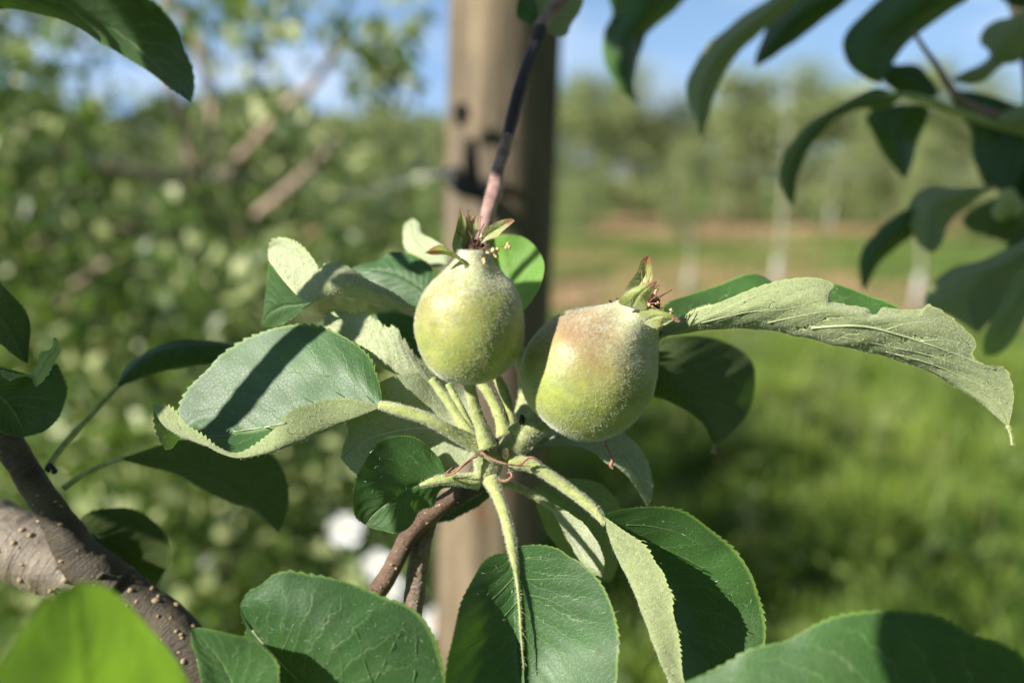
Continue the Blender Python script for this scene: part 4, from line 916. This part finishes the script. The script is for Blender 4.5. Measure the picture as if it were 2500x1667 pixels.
leaf(sp, (*c(3, (1080, 400))[0], 200), (*c(3, (1480, 900))[0], 222), [
    (-1, c(3, (1100, 520), (1160, 660), (1260, 780), (1380, 870)), (208, 216)),
    (0, c(3, (1220, 480), (1340, 590), (1430, 730)), (206, 214)),
    (1, c(3, (1170, 405), (1250, 368), (1340, 366), (1430, 395), (1490, 450), (1525, 520), (1545, 640), (1520, 780)), (208, 216))],
    'leaf', 26, .3, label='dark leaf behind the lower stalks with a few sunlit spots')
# Q
leaf(sp, (*c(3, (860, 400))[0], 196), (*c(3, (572, 592))[0], 204), [
    (-1, c(3, (780, 420), (680, 470), (600, 540)), (200,)), (0, c(3, (800, 440), (700, 500), (620, 560)), (200,)),
    (1, c(3, (850, 440), (815, 480), (760, 515), (700, 546), (640, 576)), (200,))], 'leaf_shaded', 14, .25, flip=True, nv=70, label='small shaded leaf below the spur, right of the brown twig')

# ------------------------------------------------------------------ lower-left pair of leaves on a twig of their own
lp = thing('leaf_pair', 'two leaves at the lower left of the frame on a short stem', 'leafy twig', None, tuple(P(760, 1800, 160)))
R_ = leaf(lp, (*c(9, (1400, 1500))[0], 160), (*c(9, (455, 440))[0], 160), [
    (-1, c(9, (1100, 1450), (900, 1300), (700, 1100), (560, 900), (500, 700), (510, 560), (470, 500)), (162, 164, 164)),
    (-.4, c(9, (1150, 1350), (850, 1080), (680, 860), (560, 680), (480, 540)), (161, 163, 163)),
    (0, c(9, (1150, 1250), (950, 1065), (800, 910), (690, 790), (590, 660), (500, 530)), (161, 163, 162)),
    (.5, c(9, (1450, 1250), (1400, 1000), (1200, 720), (980, 520), (780, 420), (620, 420)), (159, 158, 158, 159)),
    (1, c(9, (1800, 1500), (2080, 1300), (2150, 1120), (2128, 960), (2090, 840), (2045, 690), (1980, 565), (1890, 470), (1760, 402), (1650, 372), (1520, 312), (1400, 262), (1300, 228), (1170, 200), (1050, 186), (940, 165), (850, 150), (742, 172), (680, 215), (612, 275), (540, 312), (485, 380)), (160, 162, 163, 162, 160))],
    'leaf_gloss', 44, .40, nu=34, nv=230, hair_top=230, label='broad glossy leaf of the pair, in full sun')
veins(R_, 9, [[(560, 630), (650, 740), (760, 860), (860, 970), (950, 1060)]], .3, 'vein_pale', 'midrib', .05)
veins(R_, 9, [[(760, 860), (850, 700), (900, 540), (930, 400)], [(860, 960), (1010, 780), (1050, 600), (1000, 450), (900, 300)], [(960, 1050), (1060, 900), (1050, 720), (1200, 430), (1060, 300)], [(1540, 1060), (1480, 900), (1430, 700), (1330, 540), (1200, 420)], [(1560, 1050), (1640, 900), (1740, 700), (1800, 560)], [(1880, 1050), (1900, 850), (1890, 650)], [(1300, 1060), (1280, 850), (1200, 650)]], .10, lift=.03)
leaf(lp, (*c(9, (600, 1700))[0], 156), (*c(9, (62, 612))[0], 158), [
    (-1, c(9, (380, 1500), (220, 1300), (150, 1100), (130, 950), (92, 840), (66, 720)), (156, 157)),
    (0, c(9, (520, 1450), (420, 1150), (300, 900), (160, 730)), (158, 158)),
    (1, c(9, (800, 1500), (850, 1250), (770, 1050), (762, 940), (730, 870), (690, 815), (600, 722), (530, 690), (440, 672), (330, 648), (220, 632), (130, 618)), (154, 152, 154))],
    'leaf', 40, .35, nu=24, nv=180, hair_top=60, label='dark leaf of the pair with a yellowish rim')
stalk(lp, [(*c(9, (1380, 1480))[0], 160), (900, 1860, 160), (760, 1980, 165)], (.9, 1.1, 1.4), 0)
stalk(lp, [(*c(9, (600, 1680))[0], 156), (680, 1900, 160), (760, 1980, 165)], (.9, 1.1, 1.4), 0)

# ------------------------------------------------------------------ left branch
lb = thing('apple_branch', 'thick speckled branch crossing the lower left corner', 'branch', None, tuple(P(300, 1450, 205)))
b1 = dd(c(4, (-120, 430), (0, 575), (70, 680), (140, 790), (200, 880), (255, 970), (320, 1070), (390, 1130), (470, 1185)), (196, 200, 204))
w1 = (3.8, 3.8, 3.4, 3.5, 3.7, 4.4, 5.2, 5.6, 4.8)
stalk(lb, b1, w1, 0, 'bark_dark', 'side_shoot', 24, 0); lenticels(lb, b1, w1, .38, 42, 200)
b2 = dd(c(4, (-260, 900), (-120, 945), (0, 995), (110, 1045), (220, 1100), (330, 1155), (430, 1190), (520, 1230)), (214, 213, 212))
w2 = (9.5, 9.3, 9.2, 9.1, 8.6, 7.2, 6.0, 5.0)
stalk(lb, b2, w2, 0, 'bark_pale', 'limb', 32, 0); lenticels(lb, b2, (9.4, 9.0, 6.5), .62, 90, 212)
b3 = dd(c(4, (360, 1115), (450, 1170), (550, 1240), (650, 1310), (720, 1390), (770, 1480), (820, 1600), (860, 1750)), (206, 204, 200))
w3 = (5.2, 5.4, 5.0, 5.0, 5.2, 5.2, 5.2, 5.2)
stalk(lb, b3, w3, 0, 'bark_dark', 'limb', 28, 0); lenticels(lb, b3, w3, .6, 60, 204)
stalk(lb, dd(c(4, (360, 1165), (385, 1150), (412, 1130)), (199, 198)), (.5, .8, .15), 0, 'bark_pale', 'bark_flake', 6)
balls('bud_scar', [(P(*c(4, (196 + random.uniform(-14, 20), 716 + random.uniform(-14, 16)))[0], 196), random.uniform(.4, .8) * MM, 8, 6) for _ in range(9)], M['black'], lb)
leaf(lb, (*c(4, (-60, 60))[0], 190), (*c(4, (108, 305))[0], 196), [
    (1, c(4, (-20, -40), (20, 5), (70, 55), (108, 110), (120, 165), (116, 235)), (190, 194)), (0, c(4, (0, 110), (60, 200)), (192,)), (-1, c(4, (-60, 180), (0, 225), (60, 270)), (194,))], 'leaf_shaded', 26, .3, nv=90)
leaf(lb, (*c(4, (-90, 360))[0], 188), (*c(4, (105, 592))[0], 196), [
    (1, c(4, (-20, 318), (60, 335), (130, 352), (180, 330), (225, 300), (250, 350), (266, 410), (250, 475), (222, 530), (175, 572)), (188, 192, 195)), (0, c(4, (0, 430), (60, 500)), (192,)), (-1, c(4, (-80, 480), (-20, 550), (50, 590)), (192,))], 'leaf_shaded', 26, .25, nv=100, flip=True)
leaf(lb, (*c(4, (-10, 330))[0], 186), (*c(4, (214, 198))[0], 184), [
    (1, c(4, (70, 345), (120, 345), (150, 310), (165, 262), (205, 250)), (186, 184)), (-1, c(4, (40, 370), (110, 352), (150, 386), (195, 330), (226, 262), (232, 215)), (184, 182))], 'leaf_young', 14, .5, nu=10, nv=80, label='bright yellow-green curled leaf rim')
stalk(lb, dd(c(4, (195, 705), (240, 640), (300, 570), (370, 500), (440, 420), (520, 350)), (204, 212, 218)), (.8, .75, .75, .75, .8, .6), 0)
leaf(lb, (*c(4, (455, 400))[0], 216), (*c(4, (985, 262))[0], 226), [
    (-1, c(4, (500, 320), (560, 268), (650, 228), (750, 208), (850, 215), (930, 238)), (216, 222)), (-.4, c(4, (560, 300), (680, 262), (850, 245)), (213, 220)),
    (0, c(4, (500, 385), (600, 345), (720, 318), (850, 300), (930, 285)), (216, 222)), (.6, c(4, (560, 330), (720, 290), (880, 275)), (224, 226))], 'leaf_shaded', 26, .3, nv=100, flip=False)
stalk(lb, dd(c(4, (250, 798), (320, 750), (400, 710), (490, 678)), (204, 210)), (.85, .75, .75, .6), 0)
leaf(lb, (*c(4, (470, 682))[0], 210), (*c(4, (1100, 975))[0], 222), [
    (-1, c(4, (600, 640), (750, 600), (900, 600), (1020, 630), (1100, 690), (1138, 770), (1140, 860), (1125, 930)), (208, 212, 218)), (0, c(4, (650, 690), (820, 730), (960, 800), (1050, 890)), (212, 216)),
    (1, c(4, (560, 705), (660, 728), (750, 765), (850, 825), (930, 862), (1000, 882), (1060, 935)), (216, 220))], 'leaf_shaded', 30, .3, flip=True, nv=110)
leaf(lb, (*c(4, (300, 960))[0], 214), (*c(4, (600, 1210))[0], 228), [
    (-1, c(4, (330, 905), (400, 880), (480, 874), (560, 892), (620, 935), (655, 990), (668, 1060), (650, 1130)), (218, 224)), (0, c(4, (400, 1000), (500, 1080)), (218, 224)),
    (1, c(4, (330, 1050), (420, 1130), (520, 1200)), (218, 224))], 'leaf_shaded', 26, .3, flip=True, nv=100)

# ------------------------------------------------------------------ single near leaves at the corners
t = thing('overhead_twig', 'dark leaf reaching in at the top left corner on its twig', 'leafy twig', None, tuple(P(-120, -120, 150)))
leaf(t, (*c(7, (-160, -60))[0], 150), (*c(7, (784, 428))[0], 152), [
    (1, c(7, (-60, 30), (50, 38), (150, 58), (250, 88), (350, 135), (450, 190), (540, 245), (620, 300), (700, 360)), (158, 160, 156)), (0, c(7, (100, -20), (300, 40), (500, 150), (680, 310)), (152, 152, 153)),
    (-1, c(7, (-100, -160), (150, -180), (350, -130), (520, -50), (640, 20), (700, 85), (742, 140), (765, 215), (790, 280), (797, 360)), (142, 138, 147))], 'leaf_shaded', 40, .3, nv=160)
stalk(t, [(*c(7, (-150, -55))[0], 150), (-170, -80, 150), (-300, -200, 152)], (.8, 1.0, 1.6), 0)
t = thing('near_leaf_shoot', 'bright yellow-green out-of-focus leaf nearest the camera, bottom left', 'leafy twig', None, tuple(P(200, 1900, 120)))
leaf(t, (*c(4, (430, 2050))[0], 118), (*c(4, (300, 1172))[0], 112), [
    (-1, c(4, (200, 2000), (0, 1850), (-40, 1620), (0, 1490), (60, 1400), (140, 1290), (220, 1205)), (96, 94, 98, 104)), (0, c(4, (380, 1800), (340, 1500), (310, 1300)), (112, 110, 110)),
    (1, c(4, (700, 2000), (800, 1800), (790, 1650), (740, 1560), (690, 1470), (620, 1375), (540, 1290), (460, 1215), (390, 1175)), (132, 136, 132, 122))], 'leaf_near', 40, .15, nv=120)
stalk(t, [(*c(4, (430, 2040))[0], 118), (300, 2080, 120), (330, 2250, 125)], (.8, 1.0, 1.4), 0)
t = thing('corner_leaf_shoot', 'slightly blurred leaf in the bottom right corner, half sunlit', 'leafy twig', None, tuple(P(2200, 2000, 145)))
leaf(t, (*c(8, (2500, 1900))[0], 150), (*c(8, (760, 1262))[0], 150), [
    (1, c(8, (2450, 1400), (2352, 1150), (2290, 1095), (2215, 1062), (2140, 1042), (2060, 1000), (1960, 950), (1850, 928), (1740, 922), (1620, 930), (1500, 952), (1400, 988), (1330, 1025), (1260, 1060), (1160, 1085), (1070, 1115), (990, 1165), (880, 1215)), (146, 144, 146, 148)),
    (0, c(8, (2200, 1750), (1900, 1500), (1500, 1330), (1100, 1280)), (144, 142, 144)),
    (-1, c(8, (2200, 2100), (1800, 2000), (1400, 1750), (1000, 1450)), (138, 136, 140))], 'leaf', 50, .45, nv=200, nu=26)
stalk(t, [(*c(8, (2480, 1880))[0], 150), (2650, 2080, 150), (2800, 2300, 155)], (.8, 1.0, 1.4), 0)

# ------------------------------------------------------------------ shoot in front of the post
us = thing('upright_shoot', 'purple-brown young shoot rising in front of the post, behind the upright apple', 'shoot', None, tuple(P(1190, 650, 215)))
stalk(us, dd(c(7, (1975, 1080), (1985, 960), (2005, 860), (2030, 780), (2040, 700), (2066, 620), (2084, 562)), (208, 222)), (1.6, 1.7, 1.9, 2.2, 1.75, 1.75, 1.6), 900, 'bark_pink', 'new_growth')
stalk(us, dd(c(7, (2080, 575), (2100, 480), (2140, 330), (2180, 220), (2218, 120)), (222, 234)), (1.6, 1.75, 1.8, 1.85, 2.1), 0, 'bark_purple', 'shoot_stem')
stalk(us, dd(c(7, (2215, 125), (2232, 85), (2290, 20), (2360, -60), (2480, -200)), (234, 242)), (2.3, 1.9, 1.9, 1.9, 1.9), 200, 'bark_pink', 'new_growth')
leaf(us, (1300, 60, 238), (1420, -120, 250), [(-1, [(1290, 0), (1300, -90)], (240,)), (0, [(1350, -20)], (246,)), (1, [(1370, 92), (1395, 60), (1425, 0)], (250,))], 'leaf_pale', 14, .2, nv=60, flip=True)
leaf(us, (1312, 70, 238), (1262, 10, 236), [(-1, [(1290, 60), (1262, 40)], (238,)), (1, [(1310, 20), (1290, -40)], (236,))], 'leaf', 10, .2, nv=40, nu=8)

# ------------------------------------------------------------------ hanging branch, upper right
hb = thing('hanging_branch', 'blurred branch with long drooping dark leaves at the upper right', 'branch', None, tuple(P(2560, 500, 330)))
stalk(hb, [(2300, -300, 340), (2420, -120, 335), (2500, 60, 330), (2530, 300, 325), (2540, 520, 320), (2560, 800, 315), (2620, 1100, 315)], (3.0, 3.2, 3.4, 3.6, 3.8, 4.2, 4.6), 0, 'bark_dark', 'limb', 12)
def hleaf(base, tip, d0, d1, ra, rb, m='leaf', depth=(0, 0), mid=None, **kw):
    if m == 'leaf': m = 'leaf_hang'
    f = 6; b, t_ = c(f, base)[0], c(f, tip)[0]; dm = (d0 + d1) / 2
    A_, B_ = c(f, *ra), c(f, *rb)
    sa, sb = spline([(*b, 0), *[(x, y, 0) for x, y in A_], (*t_, 0)], 7)[1:-1], spline([(*b, 0), *[(x, y, 0) for x, y in B_], (*t_, 0)], 7)[1:-1]
    md = [((p[0] + q[0]) / 2, (p[1] + q[1]) / 2) for p, q in zip(sa, sb)]
    return leaf(hb, (*b, d0), (*t_, d1), [(-1, A_, (dm + depth[0],)), (0, md, (dm,)), (1, B_, (dm + depth[1],))], m, 26, .3, 14, 70, **kw)
hleaf((330, -160), (250, 412), 310, 320, [(160, -60), (175, 60), (138, 150), (150, 250), (205, 350)], [(520, -60), (470, 30), (385, 105), (325, 170), (292, 260), (265, 350)], 'leaf', (14, 22), flip=True)
hleaf((300, 30), (300, 470), 318, 330, [(190, 80), (130, 190), (150, 300), (220, 410)], [(300, 110), (318, 180), (280, 300), (270, 400)], 'leaf_pale', (4, 8), flip=True)
hleaf((1060, -110), (576, 635), 300, 305, [(960, -60), (860, 10), (760, 75), (680, 145), (600, 205), (545, 290), (508, 380), (520, 470), (556, 560)], [(1010, 0), (900, 95), (820, 175), (760, 225), (705, 295), (655, 380), (625, 460), (600, 550)], 'leaf_gloss', (12, 16))
hleaf((1330, -90), (815, 305), 312, 322, [(1080, -80), (960, -20), (880, 90), (850, 180), (822, 250)], [(1260, -20), (1180, 50), (1060, 145), (950, 222), (870, 275)], 'leaf_pale', (16, 10), flip=True)
hleaf((1640, -120), (1380, 380), 290, 300, [(1430, -40), (1310, 60), (1240, 125), (1212, 205), (1240, 290), (1310, 350)], [(1790, -20), (1690, 55), (1600, 118), (1525, 178), (1472, 232), (1420, 310)], 'leaf', (14, 20), flip=True)
hleaf((2060, 20), (1695, 360), 300, 312, [(1980, 75), (1900, 95), (1848, 135), (1830, 195), (1870, 245), (1830, 292), (1760, 325)], [(2060, 200), (2000, 280), (1940, 290), (1890, 330), (1850, 365), (1770, 378)], 'leaf_gloss', (10, 14))
stalk(hb, dd(c(6, (1530, 140), (1580, 220), (1640, 300), (1700, 400), (1800, 480), (2030, 560), (2120, 640)), (300, 310, 320)), (.7, .9, 1.1, 1.3, 1.4, 1.6, 1.8), 0, 'bark_pink', 'twig')
hleaf((1480, 440), (985, 935), 300, 298, [(1380, 398), (1280, 425), (1180, 478), (1080, 540), (1000, 620), (948, 700), (930, 790), (950, 870)], [(1400, 492), (1290, 490), (1200, 525), (1120, 595), (1055, 680), (1015, 780), (1000, 870)], 'leaf', (10, 6))
stalk(hb, dd(c(6, (1400, 425), (1500, 432), (1600, 455), (1720, 500), (1900, 560), (2060, 600)), (298, 305, 318)), (.5, 1.3, 1.5, 1.5, 1.5, 1.6), 0)
hleaf((1560, 470), (1492, 810), 308, 316, [(1400, 480), (1320, 520), (1350, 600), (1395, 690), (1445, 755)], [(1600, 500), (1572, 580), (1540, 660), (1525, 745)], 'leaf', (10, 14), flip=True)
hleaf((1650, 420), (1360, 320), 316, 322, [(1560, 300), (1460, 290), (1400, 300)], [(1600, 450), (1500, 430), (1420, 390)], 'leaf_shaded', (6, 6), flip=True)
hleaf((1990, 470), (1862, 858), 322, 330, [(1840, 420), (1700, 410), (1720, 480), (1790, 590), (1800, 700), (1830, 790)], [(2060, 560), (2040, 680), (1980, 760), (1920, 820)], 'leaf_shaded', (10, 14), flip=True)
hleaf((1900, 850), (1600, 1140), 296, 300, [(1800, 840), (1700, 845), (1600, 843), (1530, 885), (1502, 960), (1525, 1040), (1560, 1100)], [(1830, 880), (1760, 940), (1700, 990), (1670, 1070), (1640, 1120)], 'leaf_gloss', (8, 12))
hleaf((1530, 930), (1308, 1310), 300, 306, [(1430, 985), (1350, 1060), (1295, 1140), (1288, 1220), (1298, 1280)], [(1530, 1050), (1460, 1110), (1400, 1160), (1355, 1230), (1325, 1280)], 'leaf', (4, 12), flip=True)
hleaf((2120, 1010), (1820, 1500), 280, 284, [(2029, 1085), (1920, 1135), (1820, 1180), (1720, 1200), (1640, 1250), (1598, 1310), (1590, 1380), (1700, 1425)], [(2100, 1150), (2000, 1250), (1920, 1380), (1860, 1460)], 'leaf_gloss', (8, 12))
hleaf((2150, 1080), (1850, 1600), 274, 276, [(2029, 1200), (1950, 1320), (1880, 1450), (1845, 1540)], [(2120, 1240), (2060, 1370), (2000, 1500), (1920, 1590)], 'leaf_young', (4, 10))
hleaf((2060, 560), (1960, 900), 318, 322, [(1940, 600), (1870, 700), (1880, 820)], [(2140, 700), (2120, 830), (2040, 900)], 'leaf_shaded', (6, 10), flip=True)
hleaf((2120, 880), (1890, 1060), 310, 312, [(1960, 890), (1880, 900), (1760, 980), (1790, 1040)], [(2080, 1000), (2000, 1070), (1940, 1090)], 'leaf', (6, 10))
hleaf((2130, 430), (1930, 560), 300, 305, [(2029, 470), (1960, 490), (1915, 530)], [(2100, 560), (2040, 590), (1980, 590)], 'leaf_gloss', (6, 10))
hleaf((1880, -60), (2140, 30), 315, 315, [(1960, 20), (2060, 40)], [(1980, -80), (2080, -60)], 'leaf_shaded', (4, 4))
hleaf((2110, 1000), (1990, 1240), 300, 305, [(2040, 1000), (1960, 1080), (1950, 1170)], [(2150, 1090), (2100, 1190), (2040, 1230)], 'leaf_shaded', (6, 10))
for (x, y, r, w) in ((1955, 900, 6, 'topmost'), (1985, 935, 5, 'rightmost'), (1925, 950, 5, 'lowest')):
    pf = thing('tiny_fruitlet', 'tiny pale blurred fruitlet, %s of three by the right edge' % w, 'fruitlet', 'tiny pale fruitlets by the right edge', tuple(P(*c(6, (x, y))[0], 305)))
    v, f = ball(P(*c(6, (x, y))[0], 305), r * MM * .62, 16, 12, (1, 1, 1.25)); mesh_obj('skin', v, f, M['petiole'], pf)
    stalk(pf, [(*c(6, (x, y + 8))[0], 305), (*c(6, (x + 50, y + 20))[0], 308), (*c(6, (2060, 990))[0], 314)], (.5, .5, .6), 0, name='stalk')

# ------------------------------------------------------------------ unseen leaves added towards the sun, each placed to shade a chosen spot
def free_leaf(parent, target, dist, length, width, roll, m='leaf', off=(0, 0)):
    sun = to_sun.normalized(); x = sun.cross(Vector((0, 0, 1))).normalized(); y = sun.cross(x)
    ax = x * math.cos(roll) + y * math.sin(roll); sd = y * math.cos(roll) - x * math.sin(roll)
    ctr = target + sun * dist * MM + ax * off[0] * MM + sd * off[1] * MM
    V, F, nv, nu = [], [], 46, 9
    for i in range(nv):
        t = i / (nv - 1); w = width * .5 * MM * math.sin(math.pi * min(1, t * 1.02) ** .8) ** .8 * (1 + .05 * ((t * 22) % 1)) if 0 < t < 1 else 0
        for j in range(nu):
            u = -1 + 2 * j / (nu - 1); V.append(ctr + ax * (t - .5) * length * MM + sd * u * w + sun * (abs(u) * w * .35 - (t - .5) ** 2 * length * MM * .3))
            if i < nv - 1 and j < nu - 1: F.append((i * nu + j, i * nu + j + 1, (i + 1) * nu + j + 1, (i + 1) * nu + j))
    inv = CAMM.inverted(); q = [inv @ v for v in V]
    n_in = sum(1 for p in q if p.z < 0 and abs(p.x / p.z) < 1250 / FPX and abs(p.y / p.z) < 833 / FPX)
    if n_in: print('IN FRAME', [round(a, 1) for a in target], dist, n_in); return
    uv = [((j / (nu - 1)), i / (nv - 1)) for i in range(nv) for j in range(nu)]
    return mesh_obj('leaf', V, F, M[m], parent, uv)
ot = thing('shade_casters', 'unseen leaf casters added above the upper left corner to shade those below', 'leafy twig', None, tuple(P(-400, -500, 200)))
KEEP = [P(*q) for q in [(1128, 780, 165), (1455, 880, 170), (1240, 650, 205), (900, 1020, 190), (700, 650, 192), (870, 800, 192), (1250, 1100, 180), (1200, 620, 170), (1560, 730, 172), (800, 1500, 160), (1400, 1350, 168), (1330, 1500, 168),
        (1620, 1400, 170), (1760, 1300, 182), (1900, 1550, 145), (1000, 1400, 195), (60, 1300, 210), (760, 800, 190), (520, 950, 186), (2200, 800, 178), (1900, 750, 176), (1650, 760, 180), (2400, 900, 176), (100, 1450, 100), (250, 1550, 112), (900, 1300, 190)]]
def shade_leaf(parent, x, y, d, dist, ln, wd, ro=None, force=False, gap=.5):
    t = P(x, y, d); ro = random.uniform(0, 3.1) if ro is None else ro; sun = to_sun.normalized(); ctr = t + sun * dist * MM
    if not force:
        for q in KEEP:
            r = q - ctr; a = r.dot(-sun)
            if a > 0 and (r + sun * a).length < ln * gap * MM + .002: return
    return free_leaf(parent, t, dist, ln, wd, ro)
shade_leaf(ot, 600, 905, 186, 105, 74, 6.5, 1.50, True)          # band across the boat-shaped leaf
for q in [(120, 1150, 198, 200), (450, 1120, 214, 215), (230, 1330, 208, 215), (60, 960, 190, 190), (420, 860, 218, 230), (640, 1200, 215, 240), (240, 900, 205, 200), (200, 80, 150, 110), (370, 140, 150, 125), (60, 40, 150, 105), (440, 300, 152, 140), (90, 860, 192, 180)]:
    shade_leaf(ot, *q, 40, 23, gap=.38)
for (x, y, d) in [(2330, 1640, 144), (2470, 1560, 145), (2480, 1750, 145), (2300, 1800, 145)]: shade_leaf(ot, x, y, d, 190, 44, 26)
for x in range(1480, 2700, 100):
    for y in range(-60, 1000, 90):
        if random.random() < .22: continue
        shade_leaf(hb, x + random.uniform(-35, 35), y + random.uniform(-35, 35), 305, random.uniform(320, 520), random.uniform(32, 46), random.uniform(18, 25))  # unseen leaves added sunward to keep the hanging ones dark
gs = []  # unseen leaf clumps added to throw shade patches on the grass
for (x, y, r, dist) in [(2330, 1400, .22, 3.7), (2450, 1520, .25, 3.6), (2150, 1330, .16, 3.9), (1760, 1140, .15, 4.2), (1930, 1300, .13, 4.0), (1650, 1320, .12, 3.8), (2080, 1060, .16, 4.5), (1560, 1180, .12, 4.0), (1800, 1480, .14, 3.6)]:
    q = P(x, y, 1000) - cam.location; gpt = cam.location + q * (CAM_H / -q.z); ctr = gpt + to_sun.normalized() * dist
    pq = CAMM.inverted() @ ctr
    if pq.z < 0 and abs(pq.x / pq.z) < .68 + r / -pq.z and abs(pq.y / pq.z) < .46 + r / -pq.z: continue
    gs.append(np.array(ctr) + rng.normal(size=(70, 3)) * r * .5)
if gs:
    o = link(bpy.data.objects.new('leaves', leaf_cloud(np.vstack(gs), .085, 'leaves', M['crown'])), ot); o['kind'] = 'stuff'
# unseen crown added above and behind the camera to hide sky from hanging leaves
cp = np.vstack([np.c_[.12 + 1.3 * rng.random(5200), -.5 + 1.5 * rng.random(5200), 1.62 + .9 * rng.random(5200)], np.c_[-.05 + 1.4 * rng.random(4200), -1.1 + .85 * rng.random(4200), .7 + 1.7 * rng.random(4200)]])
inv = np.array(CAMM.inverted()); q = cp @ inv[:3, :3].T + inv[:3, 3]
out_ = (q[:, 2] > .1) | (np.abs(q[:, 0] / q[:, 2]) > .70 + .12 / np.abs(q[:, 2])) | (np.abs(q[:, 1] / q[:, 2]) > .48 + .12 / np.abs(q[:, 2]))
out_ &= np.linalg.norm(cp - np.array(cam.location), axis=1) > .25
cp = cp[out_]; bad = np.zeros(len(cp), bool); sn = np.array(to_sun.normalized())
for kq in KEEP:      # nothing of it stands between the sun and the sunlit spur
    r = cp - np.array(kq); a = r @ sn; bad |= (a > 0) & (np.linalg.norm(r - a[:, None] * sn, axis=1) < .07)
o = link(bpy.data.objects.new('crown', leaf_cloud(cp[~bad], .075, 'crown', M['weed'])), hb); o['kind'] = 'stuff'
# unseen tube added to shade the right side of the post
sun_ = to_sun.normalized(); pa, pb2 = P(1420, -60, 665) + sun_ * .66, P(1345, 1180, 715) + sun_ * .66
for q in (pa, (pa + pb2) / 2, pb2):
    w = CAMM.inverted() @ q
    if w.z < 0 and abs(w.x / w.z) < .66 and abs(w.y / w.z) < .44: print('LIMB IN FRAME', w)
tube('limb', [pa + (pa - pb2) * .2, (pa + pb2) / 2, pb2 + (pb2 - pa) * .2], [.013, .014, .015], M['bark_dark'], ot, 12)
# unseen thin tube added to cast a line of shadow across the round leaf
sun_ = to_sun.normalized(); ta, tb = P(1165, 690, 207) + sun_ * .17, P(1320, 590, 200) + sun_ * .17
tube('petiole', [ta - (tb - ta) * .4, (ta + tb) / 2, tb + (tb - ta) * .5], [.0011] * 3, M['petiole'], ot, 8)

settle()
